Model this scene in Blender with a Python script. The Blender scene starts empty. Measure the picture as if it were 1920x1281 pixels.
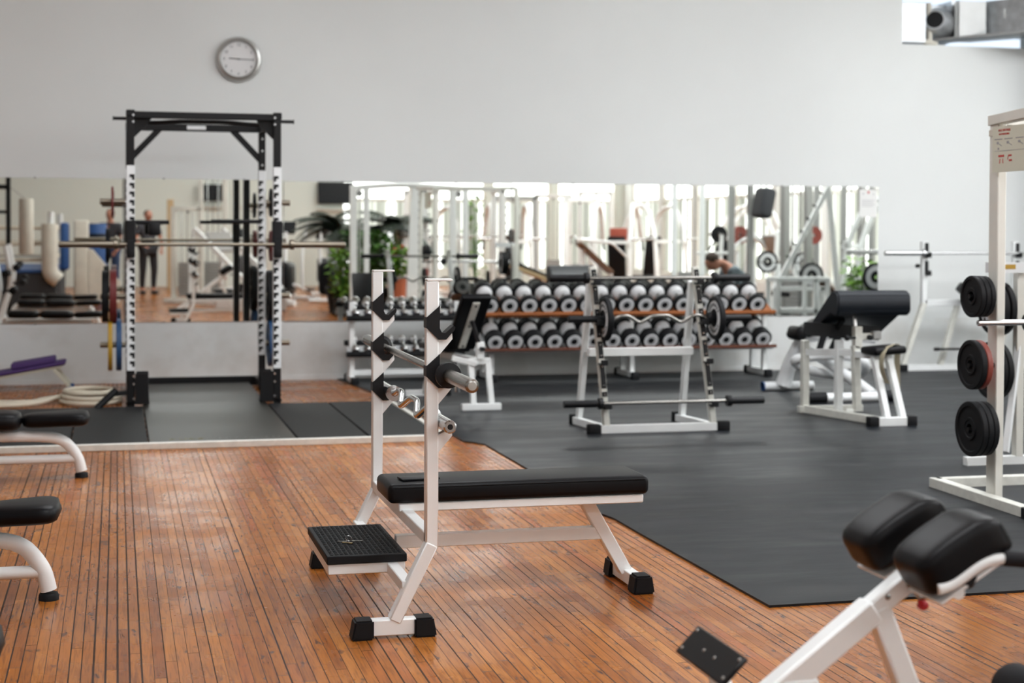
import bpy, bmesh, math, random
from mathutils import Vector as V, Matrix, Euler
random.seed(7)
S = bpy.context.scene
COL = S.collection
R = math.radians
PI = math.pi

# ---------------------------------------------------------------- camera
F_PX, PY_PX = 2950.0, 500.0
YAW, PIT, ROLL, CAM_H = R(14.1), math.atan(70 / 2950), 0.0043, 1.37
WALL = 14.25
fw = V((math.sin(YAW) * math.cos(PIT), math.cos(YAW) * math.cos(PIT), -math.sin(PIT)))
rt = V((math.cos(YAW), -math.sin(YAW), 0))
up = rt.cross(fw)
r2 = math.cos(ROLL) * rt + math.sin(ROLL) * up
u2 = -math.sin(ROLL) * rt + math.cos(ROLL) * up
cd = bpy.data.cameras.new('camera')
cam = bpy.data.objects.new('camera', cd)
COL.objects.link(cam)
M = Matrix((r2, u2, -fw)).transposed().to_4x4()
M.translation = V((0, 0, CAM_H))
cam.matrix_world = M
cd.sensor_width = 36
cd.lens = F_PX / 1920 * 36
cd.shift_y = -(640.5 - PY_PX) / 1920
cd.clip_start = 0.1
cd.dof.use_dof = True
cd.dof.focus_distance = 5.6
cd.dof.aperture_fstop = 3.0
S.camera = cam

# ---------------------------------------------------------------- world, light, exposure
S.view_settings.view_transform = 'Standard'
S.view_settings.look = 'None'
S.view_settings.gamma = 1
S.view_settings.use_curve_mapping = False
S.view_settings.exposure = 0.14
w = bpy.data.worlds.new('sky')
S.world = w
w.use_nodes = True
w.node_tree.nodes['Background'].inputs[0].default_value = (0.75, 0.87, 1, 1)
w.node_tree.nodes['Background'].inputs[1].default_value = 1.2
S.cycles.max_bounces = 6
S.cycles.adaptive_threshold = 0.02
S.cycles.diffuse_bounces = 4
S.cycles.glossy_bounces = 5
S.cycles.sample_clamp_indirect = 6
S.cycles.caustics_reflective = False
S.cycles.caustics_refractive = False
S.cycles.use_denoising = True
WIN_E = 4.2      # daylight through the tall windows on the right and behind
ROOF_FILL_E = 7.5      # strength of the added, unseen glowing roof panes


def area(name, loc, rot, sx, sy, power, color=(1, 1, 1)):
    l = bpy.data.lights.new(name, 'AREA')
    l.shape = 'RECTANGLE'; l.size = sx; l.size_y = sy; l.energy = power; l.color = color
    o = bpy.data.objects.new(name, l); o.location = loc; o.rotation_euler = rot
    COL.objects.link(o)
    return o


# ---------------------------------------------------------------- materials
MAT = {}


def mat(name, col, rough=0.5, metal=0.0, spec=0.5, bump=0.0, bscale=200.0, mott=0.0, mscale=8.0, coat=0.0, emit=None, es=0.0):
    m = bpy.data.materials.new(name); m.use_nodes = True
    nt = m.node_tree; b = nt.nodes['Principled BSDF']
    b.inputs['Base Color'].default_value = (*col, 1)
    b.inputs['Roughness'].default_value = rough
    b.inputs['Metallic'].default_value = metal
    b.inputs['Specular IOR Level'].default_value = spec
    b.inputs['Coat Weight'].default_value = coat
    if emit:
        b.inputs['Emission Color'].default_value = (*emit, 1)
        b.inputs['Emission Strength'].default_value = es
    tc = nt.nodes.new('ShaderNodeTexCoord')
    if mott:
        n = nt.nodes.new('ShaderNodeTexNoise'); n.inputs['Scale'].default_value = mscale; n.inputs['Detail'].default_value = 5
        nt.links.new(tc.outputs['Object'], n.inputs['Vector'])
        r = nt.nodes.new('ShaderNodeValToRGB')
        r.color_ramp.elements[0].position = 0.3; r.color_ramp.elements[1].position = 0.7
        r.color_ramp.elements[0].color = (*[c * (1 - mott) for c in col], 1)
        r.color_ramp.elements[1].color = (*[min(1, c * (1 + mott * .4)) for c in col], 1)
        nt.links.new(n.outputs[0], r.inputs[0]); nt.links.new(r.outputs[0], b.inputs['Base Color'])
    if bump:
        n = nt.nodes.new('ShaderNodeTexNoise'); n.inputs['Scale'].default_value = bscale; n.inputs['Detail'].default_value = 3
        nt.links.new(tc.outputs['Object'], n.inputs['Vector'])
        k = nt.nodes.new('ShaderNodeBump'); k.inputs['Strength'].default_value = bump; k.inputs['Distance'].default_value = 0.002
        nt.links.new(n.outputs[0], k.inputs['Height']); nt.links.new(k.outputs[0], b.inputs['Normal'])
    MAT[name] = m
    return m


mat('white_paint', (.88, .90, .895), .36, bump=.05, mott=.05, mscale=6)
mat('cream_paint', (.76, .75, .69), .4, mott=.08, mscale=5)
mat('aged_paint', (.74, .74, .68), .42, mott=.12, mscale=22)
mat('rack_white', (.80, .82, .83), .4)
mat('black_paint', (.006, .006, .007), .4, spec=.28)
mat('black_plastic', (.006, .0065, .008), .45, spec=.3)
mat('rubber', (.006, .0065, .008), .6, spec=.24, bump=.15, bscale=120)
mat('vinyl', (.0035, .0035, .0045), .42, spec=.19, bump=.12, bscale=260)
mat('vinyl_blue', (.005, .008, .013), .40, spec=.28, bump=.12, bscale=260)
mat('foam', (.009, .009, .011), .75, spec=.25)
mat('chrome', (.62, .62, .62), .16, 1.0)
mat('steel', (.30, .29, .27), .26, 1.0)
mat('bar_steel', (.27, .235, .185), .34, 1.0)
mat('brushed', (.55, .55, .53), .35, 1.0)
mat('galvanised', (.60, .62, .64), .38, .85, mott=.2, mscale=14)
mat('disc_white', (.70, .71, .72), .45)
mat('ring_grey', (.30, .31, .33), .5)
mat('dark_wood', (.11, .03, .012), .5, mott=.2)
mat('red_plate', (.16, .02, .02), .5)
mat('red_brown', (.24, .05, .035), .5)
mat('blue_plate', (.02, .075, .19), .5)
mat('yellow_plate', (.50, .30, .03), .5)
mat('orange_wood', (.36, .11, .025), .45, mott=.2)
mat('purple', (.075, .035, .16), .7)
mat('red_knob', (.45, .01, .02), .25)
mat('belt', (.34, .30, .21), .7)
mat('rope', (.62, .57, .46), .85, bump=.5, bscale=90)
mat('paper', (.82, .82, .80), .7)
mat('paper_old', (.66, .66, .55), .7)
mat('ink', (.05, .05, .06), .7)
mat('ink_red', (.55, .06, .05), .7)
mat('ink_grey', (.35, .35, .37), .7)
mat('letter_olive', (.16, .145, .05), .6)
mat('letter_grey', (.20, .20, .19), .6)
mat('clock_face', (.74, .74, .74), .5)
mat('brass', (.50, .33, .12), .3, 1.0)
mat('skin', (.52, .24, .16), .55)
mat('hair', (.05, .03, .02), .7)
mat('shirt_grey', (.12, .155, .175), .8)
mat('shirt_dark', (.05, .05, .06), .8)
mat('trouser_blue', (.03, .06, .14), .8)
mat('trouser_black', (.02, .02, .025), .8)
mat('leaf', (.055, .16, .02), .5, mott=.4, mscale=20)
mat('leaf_bright', (.16, .34, .03), .5, mott=.3, mscale=20)
mat('palm', (.035, .05, .035), .55, mott=.3, mscale=10)
mat('soil', (.03, .02, .012), .9)
mat('terracotta', (.48, .13, .055), .7)
mat('screen', (.004, .0045, .006), .35, spec=.15)
mat('canvas_white', (.66, .63, .55), .6, mott=.08)
mat('blue_pad', (.02, .08, .25), .5)
mat('grey_cloth', (.035, .037, .042), .8)
mat('seat_red', (.35, .07, .04), .5)
mat('red_cloth', (.55, .03, .05), .7)
mat('tan_pad', (.12, .06, .03), .5)
mat('grey_metal', (.35, .35, .34), .4, .3)
mat('wood_beam', (.5, .36, .2), .5)


def nodes(name):
    m = bpy.data.materials.new(name); m.use_nodes = True
    MAT[name] = m
    nt = m.node_tree
    return m, nt, nt.nodes['Principled BSDF']


def NN(nt, t, **k):
    n = nt.nodes.new(t)
    for a, b in k.items():
        setattr(n, a, b)
    return n


def math_(nt, op, a, b=None, c=None):
    n = nt.nodes.new('ShaderNodeMath'); n.operation = op
    for i, x in enumerate((a, b, c)):
        if x is None:
            continue
        if isinstance(x, (int, float)):
            n.inputs[i].default_value = x
        else:
            nt.links.new(x, n.inputs[i])
    return n.outputs[0]


def ramp(nt, fac, stops):
    r = nt.nodes.new('ShaderNodeValToRGB')
    e = r.color_ramp.elements
    while len(e) < len(stops):
        e.new(0.5)
    for x, (p, c) in zip(e, stops):
        x.position = p; x.color = (*c, 1)
    if fac is not None:
        nt.links.new(fac, r.inputs[0])
    return r.outputs[0]


def mixc(nt, fac, a, b, mode='MIX'):
    n = nt.nodes.new('ShaderNodeMix'); n.data_type = 'RGBA'; n.blend_type = mode
    for sck, x in ((n.inputs[0], fac), (n.inputs[6], a), (n.inputs[7], b)):
        if isinstance(x, (int, float)):
            sck.default_value = x
        elif isinstance(x, tuple):
            sck.default_value = (*x, 1)
        else:
            nt.links.new(x, sck)
    return n.outputs[2]


def wood_floor():
    m, nt, b = nodes('strip_floor')
    L = nt.links.new
    tc = NN(nt, 'ShaderNodeTexCoord'); sp = NN(nt, 'ShaderNodeSeparateXYZ')
    L(tc.outputs['Object'], sp.inputs[0])
    x, y = sp.outputs[0], sp.outputs[1]
    u = math_(nt, 'DIVIDE', x, 0.0365)
    row = math_(nt, 'FLOOR', u)
    wn = NN(nt, 'ShaderNodeTexWhiteNoise', noise_dimensions='1D'); L(row, wn.inputs['W'])
    v = math_(nt, 'DIVIDE', math_(nt, 'ADD', y, math_(nt, 'MULTIPLY', wn.outputs[0], 11.0)), 1.7)
    brd = math_(nt, 'FLOOR', v)
    cv = NN(nt, 'ShaderNodeCombineXYZ'); L(row, cv.inputs[0]); L(brd, cv.inputs[1])
    wb = NN(nt, 'ShaderNodeTexWhiteNoise', noise_dimensions='2D'); L(cv.outputs[0], wb.inputs['Vector'])
    base = ramp(nt, wb.outputs[0], [(0, (.27, .080, .014)), (.2, (.33, .106, .017)), (.5, (.385, .130, .021)), (.8, (.43, .156, .028)), (.93, (.34, .094, .022)), (1, (.47, .186, .038))])
    # grain stretched along the boards, shifted per board
    gc = NN(nt, 'ShaderNodeCombineXYZ')
    L(math_(nt, 'MULTIPLY', x, 60.0), gc.inputs[0]); L(math_(nt, 'MULTIPLY', y, 3.0), gc.inputs[1]); L(math_(nt, 'MULTIPLY', wb.outputs[0], 40.0), gc.inputs[2])
    g = NN(nt, 'ShaderNodeTexNoise'); g.inputs['Scale'].default_value = 1.6; g.inputs['Detail'].default_value = 4; g.inputs['Distortion'].default_value = 1.2
    L(gc.outputs[0], g.inputs['Vector'])
    gr = ramp(nt, g.outputs[0], [(.3, (.60, .52, .46)), (.5, (1.0, 1.0, 1.0)), (.72, (1.18, 1.16, 1.1))])
    col = mixc(nt, 1.0, base, gr, 'MULTIPLY')
    # large scale wear / colour drift
    lg = NN(nt, 'ShaderNodeTexNoise'); lg.inputs['Scale'].default_value = 0.9; lg.inputs['Detail'].default_value = 4
    L(tc.outputs['Object'], lg.inputs['Vector'])
    col = mixc(nt, 1.0, col, ramp(nt, lg.outputs[0], [(.35, (.86, .82, .80)), (.65, (1.1, 1.12, 1.12))]), 'MULTIPLY')
    # dark smudges and knots, elongated
    kc = NN(nt, 'ShaderNodeCombineXYZ')
    L(math_(nt, 'MULTIPLY', x, 26.0), kc.inputs[0]); L(math_(nt, 'MULTIPLY', y, 9.0), kc.inputs[1]); L(math_(nt, 'MULTIPLY', wn.outputs[0], 9.0), kc.inputs[2])
    k = NN(nt, 'ShaderNodeTexNoise'); k.inputs['Scale'].default_value = 1.0; k.inputs['Detail'].default_value = 2.5
    L(kc.outputs[0], k.inputs['Vector'])
    km = ramp(nt, k.outputs[0], [(.63, (0, 0, 0)), (.72, (.85, .85, .85))])
    kb = NN(nt, 'ShaderNodeRGBToBW'); L(km, kb.inputs[0])
    col = mixc(nt, kb.outputs[0], col, (.07, .035, .03))
    # fine specks
    k2 = NN(nt, 'ShaderNodeTexNoise'); k2.inputs['Scale'].default_value = 70.0; k2.inputs['Detail'].default_value = 1
    L(tc.outputs['Object'], k2.inputs['Vector'])
    s2 = ramp(nt, k2.outputs[0], [(.73, (0, 0, 0)), (.78, (.5, .5, .5))])
    sb = NN(nt, 'ShaderNodeRGBToBW'); L(s2, sb.inputs[0])
    col = mixc(nt, sb.outputs[0], col, (.12, .05, .03))
    # gaps: width varies per row
    fu = math_(nt, 'FRACT', u)
    du = math_(nt, 'MINIMUM', fu, math_(nt, 'SUBTRACT', 1.0, fu))
    wn2 = NN(nt, 'ShaderNodeTexWhiteNoise', noise_dimensions='1D')
    L(math_(nt, 'ADD', math_(nt, 'ROUND', u), 0.37), wn2.inputs['W'])
    gw = math_(nt, 'MULTIPLY_ADD', math_(nt, 'POWER', wn2.outputs[0], 3.0), 0.075, 0.024)
    gapu = math_(nt, 'LESS_THAN', du, gw)
    fv = math_(nt, 'FRACT', v)
    gapv = math_(nt, 'LESS_THAN', fv, 0.0022)
    gap = math_(nt, 'MAXIMUM', gapu, gapv)
    col = mixc(nt, math_(nt, 'MULTIPLY', gap, 0.94), col, (.02, .012, .008))
    L(col, b.inputs['Base Color'])
    rn = NN(nt, 'ShaderNodeTexNoise'); rn.inputs['Scale'].default_value = 3.0; rn.inputs['Detail'].default_value = 6
    L(tc.outputs['Object'], rn.inputs['Vector'])
    ro = ramp(nt, rn.outputs[0], [(.35, (.20, .20, .20)), (.7, (.36, .36, .36))])
    rb = NN(nt, 'ShaderNodeRGBToBW'); L(ro, rb.inputs[0])
    L(math_(nt, 'ADD', rb.outputs[0], math_(nt, 'MULTIPLY', gap, .4)), b.inputs['Roughness'])
    b.inputs['Specular IOR Level'].default_value = 0.28
    bw = NN(nt, 'ShaderNodeTexNoise'); bw.inputs['Scale'].default_value = 14.0; bw.inputs['Detail'].default_value = 4
    L(tc.outputs['Object'], bw.inputs['Vector'])
    hgt = math_(nt, 'SUBTRACT', math_(nt, 'ADD', math_(nt, 'MULTIPLY', bw.outputs[0], .9), math_(nt, 'MULTIPLY', wb.outputs[0], .5)), math_(nt, 'MULTIPLY', gap, 1.2))
    bp = NN(nt, 'ShaderNodeBump'); bp.inputs['Strength'].default_value = .22; bp.inputs['Distance'].default_value = .0022
    L(hgt, bp.inputs['Height']); L(bp.outputs[0], b.inputs['Normal'])


wood_floor()


def mat_rubber_floor():
    m, nt, b = nodes('floor_rubber')
    L = nt.links.new
    tc = NN(nt, 'ShaderNodeTexCoord')
    mp = NN(nt, 'ShaderNodeMapping'); mp.inputs['Rotation'].default_value = (0, 0, R(12)); mp.inputs['Scale'].default_value = (.8, 3.2, 1)
    L(tc.outputs['Object'], mp.inputs[0])
    n = NN(nt, 'ShaderNodeTexNoise'); n.inputs['Scale'].default_value = 1.4; n.inputs['Detail'].default_value = 9; n.inputs['Roughness'].default_value = .62
    L(mp.outputs[0], n.inputs['Vector'])
    n2 = NN(nt, 'ShaderNodeTexNoise'); n2.inputs['Scale'].default_value = 150; n2.inputs['Detail'].default_value = 2
    L(tc.outputs['Object'], n2.inputs['Vector'])
    c = ramp(nt, n.outputs[0], [(.35, (.007, .009, .012)), (.55, (.013, .015, .018)), (.74, (.050, .051, .053))])
    L(c, b.inputs['Base Color'])
    r = ramp(nt, n.outputs[0], [(.3, (.38, .38, .38)), (.7, (.56, .56, .56))])
    rb = NN(nt, 'ShaderNodeRGBToBW'); L(r, rb.inputs[0]); L(rb.outputs[0], b.inputs['Roughness'])
    bp = NN(nt, 'ShaderNodeBump'); bp.inputs['Strength'].default_value = .25; bp.inputs['Distance'].default_value = .001
    L(n2.outputs[0], bp.inputs['Height']); L(bp.outputs[0], b.inputs['Normal'])
    b.inputs['Specular IOR Level'].default_value = .22


mat_rubber_floor()
mat('tile_rubber', (.010, .011, .012), .6, spec=.24, bump=.2, bscale=100, mott=.2, mscale=3)
mat('inner_mat', (.030, .029, .024), .42, spec=.35, bump=.15, bscale=60, mott=.35, mscale=1.6)


def wall_mat():
    m, nt, b = nodes('wall_plaster')
    L = nt.links.new
    tc = NN(nt, 'ShaderNodeTexCoord')
    n = NN(nt, 'ShaderNodeTexNoise'); n.inputs['Scale'].default_value = .6; n.inputs['Detail'].default_value = 5
    L(tc.outputs['Object'], n.inputs['Vector'])
    c = ramp(nt, n.outputs[0], [(.3, (.71, .725, .715)), (.7, (.765, .785, .775))])
    # scuffed dirt near the floor
    sp = NN(nt, 'ShaderNodeSeparateXYZ'); L(tc.outputs['Object'], sp.inputs[0])
    n3 = NN(nt, 'ShaderNodeTexNoise'); n3.inputs['Scale'].default_value = 2.6; n3.inputs['Detail'].default_value = 6
    L(tc.outputs['Object'], n3.inputs['Vector'])
    low = math_(nt, 'MULTIPLY', math_(nt, 'LESS_THAN', sp.outputs[2], .5), math_(nt, 'SUBTRACT', n3.outputs[0], .48))
    low = math_(nt, 'MAXIMUM', math_(nt, 'MULTIPLY', low, 2.2), 0.0)
    lowc = NN(nt, 'ShaderNodeClamp'); L(low, lowc.inputs[0])
    c2 = mixc(nt, lowc.outputs[0], c, (.50, .47, .42))
    L(c2, b.inputs['Base Color'])
    b.inputs['Roughness'].default_value = .62
    n2 = NN(nt, 'ShaderNodeTexNoise'); n2.inputs['Scale'].default_value = 30; n2.inputs['Detail'].default_value = 4
    L(tc.outputs['Object'], n2.inputs['Vector'])
    bp = NN(nt, 'ShaderNodeBump'); bp.inputs['Strength'].default_value = .12; bp.inputs['Distance'].default_value = .003
    L(n2.outputs[0], bp.inputs['Height']); L(bp.outputs[0], b.inputs['Normal'])


wall_mat()
mat('wall_green', (.76, .81, .76), .7)
mat('ceiling_paint', (.78, .78, .76), .8)
m, nt, b = nodes('mirror_glass')
b.inputs['Base Color'].default_value = (.86, .88, .84, 1); b.inputs['Metallic'].default_value = 1; b.inputs['Roughness'].default_value = 0.0


def daylight(name, strength, axis):
    """curtained window: bright folds of a thin white curtain with daylight behind"""
    m = bpy.data.materials.new(name); m.use_nodes = True; MAT[name] = m
    nt = m.node_tree; nt.nodes.remove(nt.nodes['Principled BSDF'])
    e = NN(nt, 'ShaderNodeEmission'); out = nt.nodes['Material Output']
    tc = NN(nt, 'ShaderNodeTexCoord'); sp = NN(nt, 'ShaderNodeSeparateXYZ'); nt.links.new(tc.outputs['Object'], sp.inputs[0])
    cx = NN(nt, 'ShaderNodeCombineXYZ'); nt.links.new(sp.outputs[axis], cx.inputs[0])
    nz = NN(nt, 'ShaderNodeTexNoise'); nz.inputs['Scale'].default_value = 3.5; nz.inputs['Detail'].default_value = 3
    nt.links.new(cx.outputs[0], nz.inputs['Vector'])
    c = ramp(nt, nz.outputs[0], [(.38, (.10, .10, .085)), (.5, (.22, .225, .20)), (.60, (1, 1, 1))])
    top = math_(nt, 'MULTIPLY', math_(nt, 'GREATER_THAN', sp.outputs[2], 2.06), .9)   # no curtain above the transom
    c = mixc(nt, top, c, (.95, .97, .96))
    nt.links.new(c, e.inputs[0]); e.inputs[1].default_value = strength
    nt.links.new(e.outputs[0], out.inputs[0])


daylight('day_right', WIN_E, 1)
daylight('day_front', WIN_E, 0)


def emitter(name, col, s):
    m = bpy.data.materials.new(name); m.use_nodes = True; MAT[name] = m
    nt = m.node_tree; nt.nodes.remove(nt.nodes['Principled BSDF'])
    e = NN(nt, 'ShaderNodeEmission'); e.inputs[0].default_value = (*col, 1); e.inputs[1].default_value = s
    nt.links.new(e.outputs[0], nt.nodes['Material Output'].inputs[0])


emitter('roof_fill', (.95, .975, 1), ROOF_FILL_E)
emitter('roof_fill_bright', (.95, .975, 1), ROOF_FILL_E * 1.5)  # stronger added fill over the right half of the room
emitter('high_fill', (.93, .97, 1), 0.9)
emitter('niche_day', (.80, .90, 1), 1.0)


# ---------------------------------------------------------------- mesh toolkit
class B:
    """collects shapes; build() links them as ONE mesh object"""

    def __init__(s, T=None):
        s.bm = bmesh.new(); s.T = T; s.sm = []

    def _add(s, verts, faces, smooth=False):
        T = s.T
        vs = [s.bm.verts.new(T @ V(v) if T is not None else V(v)) for v in verts]
        for f in faces:
            try:
                fc = s.bm.faces.new([vs[i] for i in f])
                fc.smooth = smooth
            except ValueError:
                pass
        return vs

    def box(s, c, d, rot=None, bev=0.0, seg=1, smooth=None):
        t = bmesh.new()
        bmesh.ops.create_cube(t, size=1)
        for v in t.verts:
            v.co = V((v.co.x * d[0], v.co.y * d[1], v.co.z * d[2]))
        if bev > 0:
            bmesh.ops.bevel(t, geom=t.edges[:], offset=min(bev, .49 * min(d)), segments=seg, profile=.5, affect='EDGES')
        Mx = Matrix.Translation(V(c)) @ (rot.to_4x4() if rot is not None else Matrix.Identity(4))
        t.verts.ensure_lookup_table()
        s._add([Mx @ v.co for v in t.verts], [[v.index for v in f.verts] for f in t.faces], seg > 1 if smooth is None else smooth)
        t.free()
        return s

    def beam(s, p, q, w, h=None, bev=.003, upv=(0, 0, 1), roll=0):
        p, q = V(p), V(q); h = h or w
        d = (q - p); L = d.length; x = d.normalized(); u = V(upv)
        if abs(x.dot(u)) > .98:
            u = V((0, 1, 0)) if abs(x.z) > .9 else V((0, 0, 1))
        y = u.cross(x).normalized(); z = x.cross(y)
        r = Matrix((x, y, z)).transposed()
        if roll:
            r = r @ Matrix.Rotation(roll, 3, 'X')
        return s.box((p + q) / 2, (L, w, h), r, bev)

    def tube(s, p, q, r, n=14, r2=None, cap=True):
        p, q = V(p), V(q)
        return s.rings([(p, r), (q, r if r2 is None else r2)], n, cap)

    def rings(s, prs, n=14, cap=True, closed=False):
        P = [V(a) for a, _ in prs]; k = len(P)
        tans = []
        for i in range(k):
            if closed:
                a, b = P[(i - 1) % k], P[(i + 1) % k]
            else:
                a, b = P[max(i - 1, 0)], P[min(i + 1, k - 1)]
            t = b - a
            if t.length < 1e-9:
                t = tans[-1] if tans else V((0, 0, 1))
            tans.append(t.normalized())
        t0 = tans[0]
        u = V((0, 0, 1)) if abs(t0.z) < .9 else V((1, 0, 0))
        nrm = (u - t0 * u.dot(t0)).normalized()
        vs = []
        for i in range(k):
            t = tans[i]
            nrm = (nrm - t * nrm.dot(t)).normalized()
            bn = t.cross(nrm)
            rr = prs[i][1]
            ra, rb = rr if isinstance(rr, tuple) else (rr, rr)
            for j in range(n):
                a = 2 * PI * j / n
                vs.append(P[i] + nrm * (math.cos(a) * ra) + bn * (math.sin(a) * rb))
        fs = []
        for i in range(k if closed else k - 1):
            for j in range(n):
                a, b_ = i * n + j, i * n + (j + 1) % n
                c, d = ((i + 1) % k) * n + (j + 1) % n, ((i + 1) % k) * n + j
                fs.append([a, b_, c, d])
        s._add(vs, fs, True)
        if cap and not closed:
            s._add(vs[:n], [list(range(n))[::-1]]); s._add(vs[-n:], [list(range(n))])
        return s

    def path(s, pts, r, rad=.05, n=12, closed=False, seg=6):
        pts = [V(p) for p in pts]; out = []
        k = len(pts)
        for i, p in enumerate(pts):
            if not closed and i in (0, k - 1):
                out.append(p); continue
            a, b_ = pts[(i - 1) % k], pts[(i + 1) % k]
            da, db = (a - p), (b_ - p)
            ra = min(rad, da.length * .45); rb = min(rad, db.length * .45)
            p0, p1 = p + da.normalized() * ra, p + db.normalized() * rb
            for j in range(seg + 1):
                t = j / seg
                out.append((1 - t) ** 2 * p0 + 2 * t * (1 - t) * p + t * t * p1)
        return s.rings([(p, r) for p in out], n, True, closed)

    def lathe(s, prof, o=(0, 0, 0), ax=(0, 0, 1), n=28):
        """prof: list of (radius, distance along axis)"""
        o = V(o); ax = V(ax).normalized()
        u = V((0, 0, 1)) if abs(ax.z) < .9 else V((1, 0, 0))
        e1 = (u - ax * u.dot(ax)).normalized(); e2 = ax.cross(e1)
        vs = []; fs = []
        for r, z in prof:
            for j in range(n):
                a = 2 * PI * j / n
                vs.append(o + ax * z + (e1 * math.cos(a) + e2 * math.sin(a)) * max(r, 1e-5))
        for i in range(len(prof) - 1):
            for j in range(n):
                fs.append([i * n + j, i * n + (j + 1) % n, (i + 1) * n + (j + 1) % n, (i + 1) * n + j])
        s._add(vs, fs, True)
        return s

    def disc(s, c, ax, r, th, n=28, bev=.004, r0=0.0):
        h = th / 2; b_ = min(bev, h * .8)
        pr = [(r0, -h), (r - b_, -h), (r, -h + b_), (r, h - b_), (r - b_, h), (r0, h)]
        if r0 > 0:
            pr.append((r0, -h))
        return s.lathe(pr, c, ax, n)

    def prism(s, poly, plane, a0, a1):
        def mk(p, a):
            return {'xz': (p[0], a, p[1]), 'xy': (p[0], p[1], a), 'yz': (a, p[0], p[1])}[plane]
        n = len(poly)
        vs = [mk(p, a0) for p in poly] + [mk(p, a1) for p in poly]
        fs = [list(range(n))[::-1], [n + i for i in range(n)]] + [[i, (i + 1) % n, n + (i + 1) % n, n + i] for i in range(n)]
        s._add(vs, fs)
        return s

    def ball(s, c, r, n=16, m=10, sc=(1, 1, 1)):
        vs = []; fs = []
        for i in range(m + 1):
            th = PI * i / m
            for j in range(n):
                a = 2 * PI * j / n
                vs.append((c[0] + r * sc[0] * math.sin(th) * math.cos(a), c[1] + r * sc[1] * math.sin(th) * math.sin(a), c[2] + r * sc[2] * math.cos(th)))
        for i in range(m):
            for j in range(n):
                fs.append([i * n + j, i * n + (j + 1) % n, (i + 1) * n + (j + 1) % n, (i + 1) * n + j])
        s._add(vs, fs, True)
        return s

    def build(s, name, m, parent=None, ang=38):
        bmesh.ops.remove_doubles(s.bm, verts=s.bm.verts[:], dist=1e-6)
        bmesh.ops.recalc_face_normals(s.bm, faces=s.bm.faces[:])
        if parent is not None:
            top = parent
            while top.parent:
                top = top.parent
            if top.get('_w'):
                off = V(top['_w'])
                bmesh.ops.translate(s.bm, verts=s.bm.verts[:], vec=-off)
        me = bpy.data.meshes.new(name); s.bm.to_mesh(me); s.bm.free()
        me.set_sharp_from_angle(angle=R(ang))
        me.materials.append(MAT[m] if isinstance(m, str) else m)
        o = bpy.data.objects.new(name, me); COL.objects.link(o)
        if parent is not None:
            o.parent = parent
        return o


def thing(name, label, cat, loc=(0, 0, 0), rotz=0, group=None, world=True):
    """an Empty at the thing's base. world=True: its parts are given in room coordinates"""
    o = bpy.data.objects.new(name, None); COL.objects.link(o)
    o.empty_display_size = .1
    o.location = loc; o.rotation_euler = (0, 0, rotz)
    o['label'] = label; o['category'] = cat
    if group:
        o['group'] = group
    if world:
        o['_w'] = list(loc)
    return o


def tag(o, label, cat, group=None, kind=None):
    o['label'] = label; o['category'] = cat
    if group:
        o['group'] = group
    if kind:
        o['kind'] = kind
    return o


def struct(o):
    o['kind'] = 'structure'
    return o


def origin_to(o, loc):
    """put the origin of a top-level one-mesh thing at its base"""
    o.data.transform(Matrix.Translation(-V(loc))); o.location = loc
    return o


def dup(root, loc, rotz, label, group=None):
    r = root.copy(); COL.objects.link(r); r.location = loc; r.rotation_euler = (0, 0, rotz)
    r['label'] = label
    if group:
        r['group'] = group
    for ch in list(root.children):
        c = ch.copy(); COL.objects.link(c); c.parent = r
        for g in ch.children:
            d = g.copy(); COL.objects.link(d); d.parent = c
    return r


def text(body, size, loc, rot, m, parent, name='lettering', depth=.0006, align='LEFT', sx=1):
    cu = bpy.data.curves.new(name, 'FONT'); cu.body = body; cu.size = size; cu.extrude = depth; cu.align_x = align; cu.resolution_u = 2
    t = bpy.data.objects.new('t', cu); COL.objects.link(t)
    dg = bpy.context.evaluated_depsgraph_get()
    me = bpy.data.meshes.new_from_object(t.evaluated_get(dg))
    bpy.data.objects.remove(t)
    T = Matrix.Translation(V(loc)) @ Euler(rot).to_matrix().to_4x4() @ Matrix.Diagonal((sx, 1, 1, 1))
    me.transform(T)
    if parent is not None:
        top = parent
        while top.parent:
            top = top.parent
        if top.get('_w'):
            me.transform(Matrix.Translation(-V(top['_w'])))
    me.materials.clear(); me.materials.append(MAT[m])
    o = bpy.data.objects.new(name, me); COL.objects.link(o); o.parent = parent
    return o


ORD = ['first', 'second', 'third', 'fourth', 'fifth', 'sixth', 'seventh', 'eighth', 'ninth', 'tenth', 'eleventh', 'twelfth', 'thirteenth', 'fourteenth', 'fifteenth', 'sixteenth']

# ================================================================ the room
XL, XR, YF, ZC = -6.0, 12.3, -9.0, 5.0
t = B().box(((XL + XR) / 2, (WALL + YF) / 2, -.05), (XR - XL + .4, WALL - YF + .4, .1))
struct(t.build('floor', 'strip_floor'))
t = B().box(((XL + XR) / 2, (WALL + YF) / 2, ZC + .05), (XR - XL + .4, WALL - YF + .4, .1))
struct(t.build('ceiling', 'ceiling_paint'))
# back wall with the duct opening
ox0, ox1, oz0, oz1 = 7.56, 9.0, 3.225, 3.95
b = B()
b.box(((XL + ox0) / 2, WALL + .1, ZC / 2), (ox0 - XL, .2, ZC))
b.box(((ox1 + XR) / 2, WALL + .1, ZC / 2), (XR - ox1, .2, ZC))
b.box(((ox0 + ox1) / 2, WALL + .1, oz0 / 2), (ox1 - ox0, .2, oz0))
b.box(((ox0 + ox1) / 2, WALL + .1, (oz1 + ZC) / 2), (ox1 - ox0, .2, ZC - oz1))
struct(b.build('wall_back', 'wall_plaster'))
struct(B().box((XL - .1, (WALL + YF) / 2, ZC / 2), (.2, WALL - YF, ZC)).build('wall_left', 'wall_plaster'))
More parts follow.
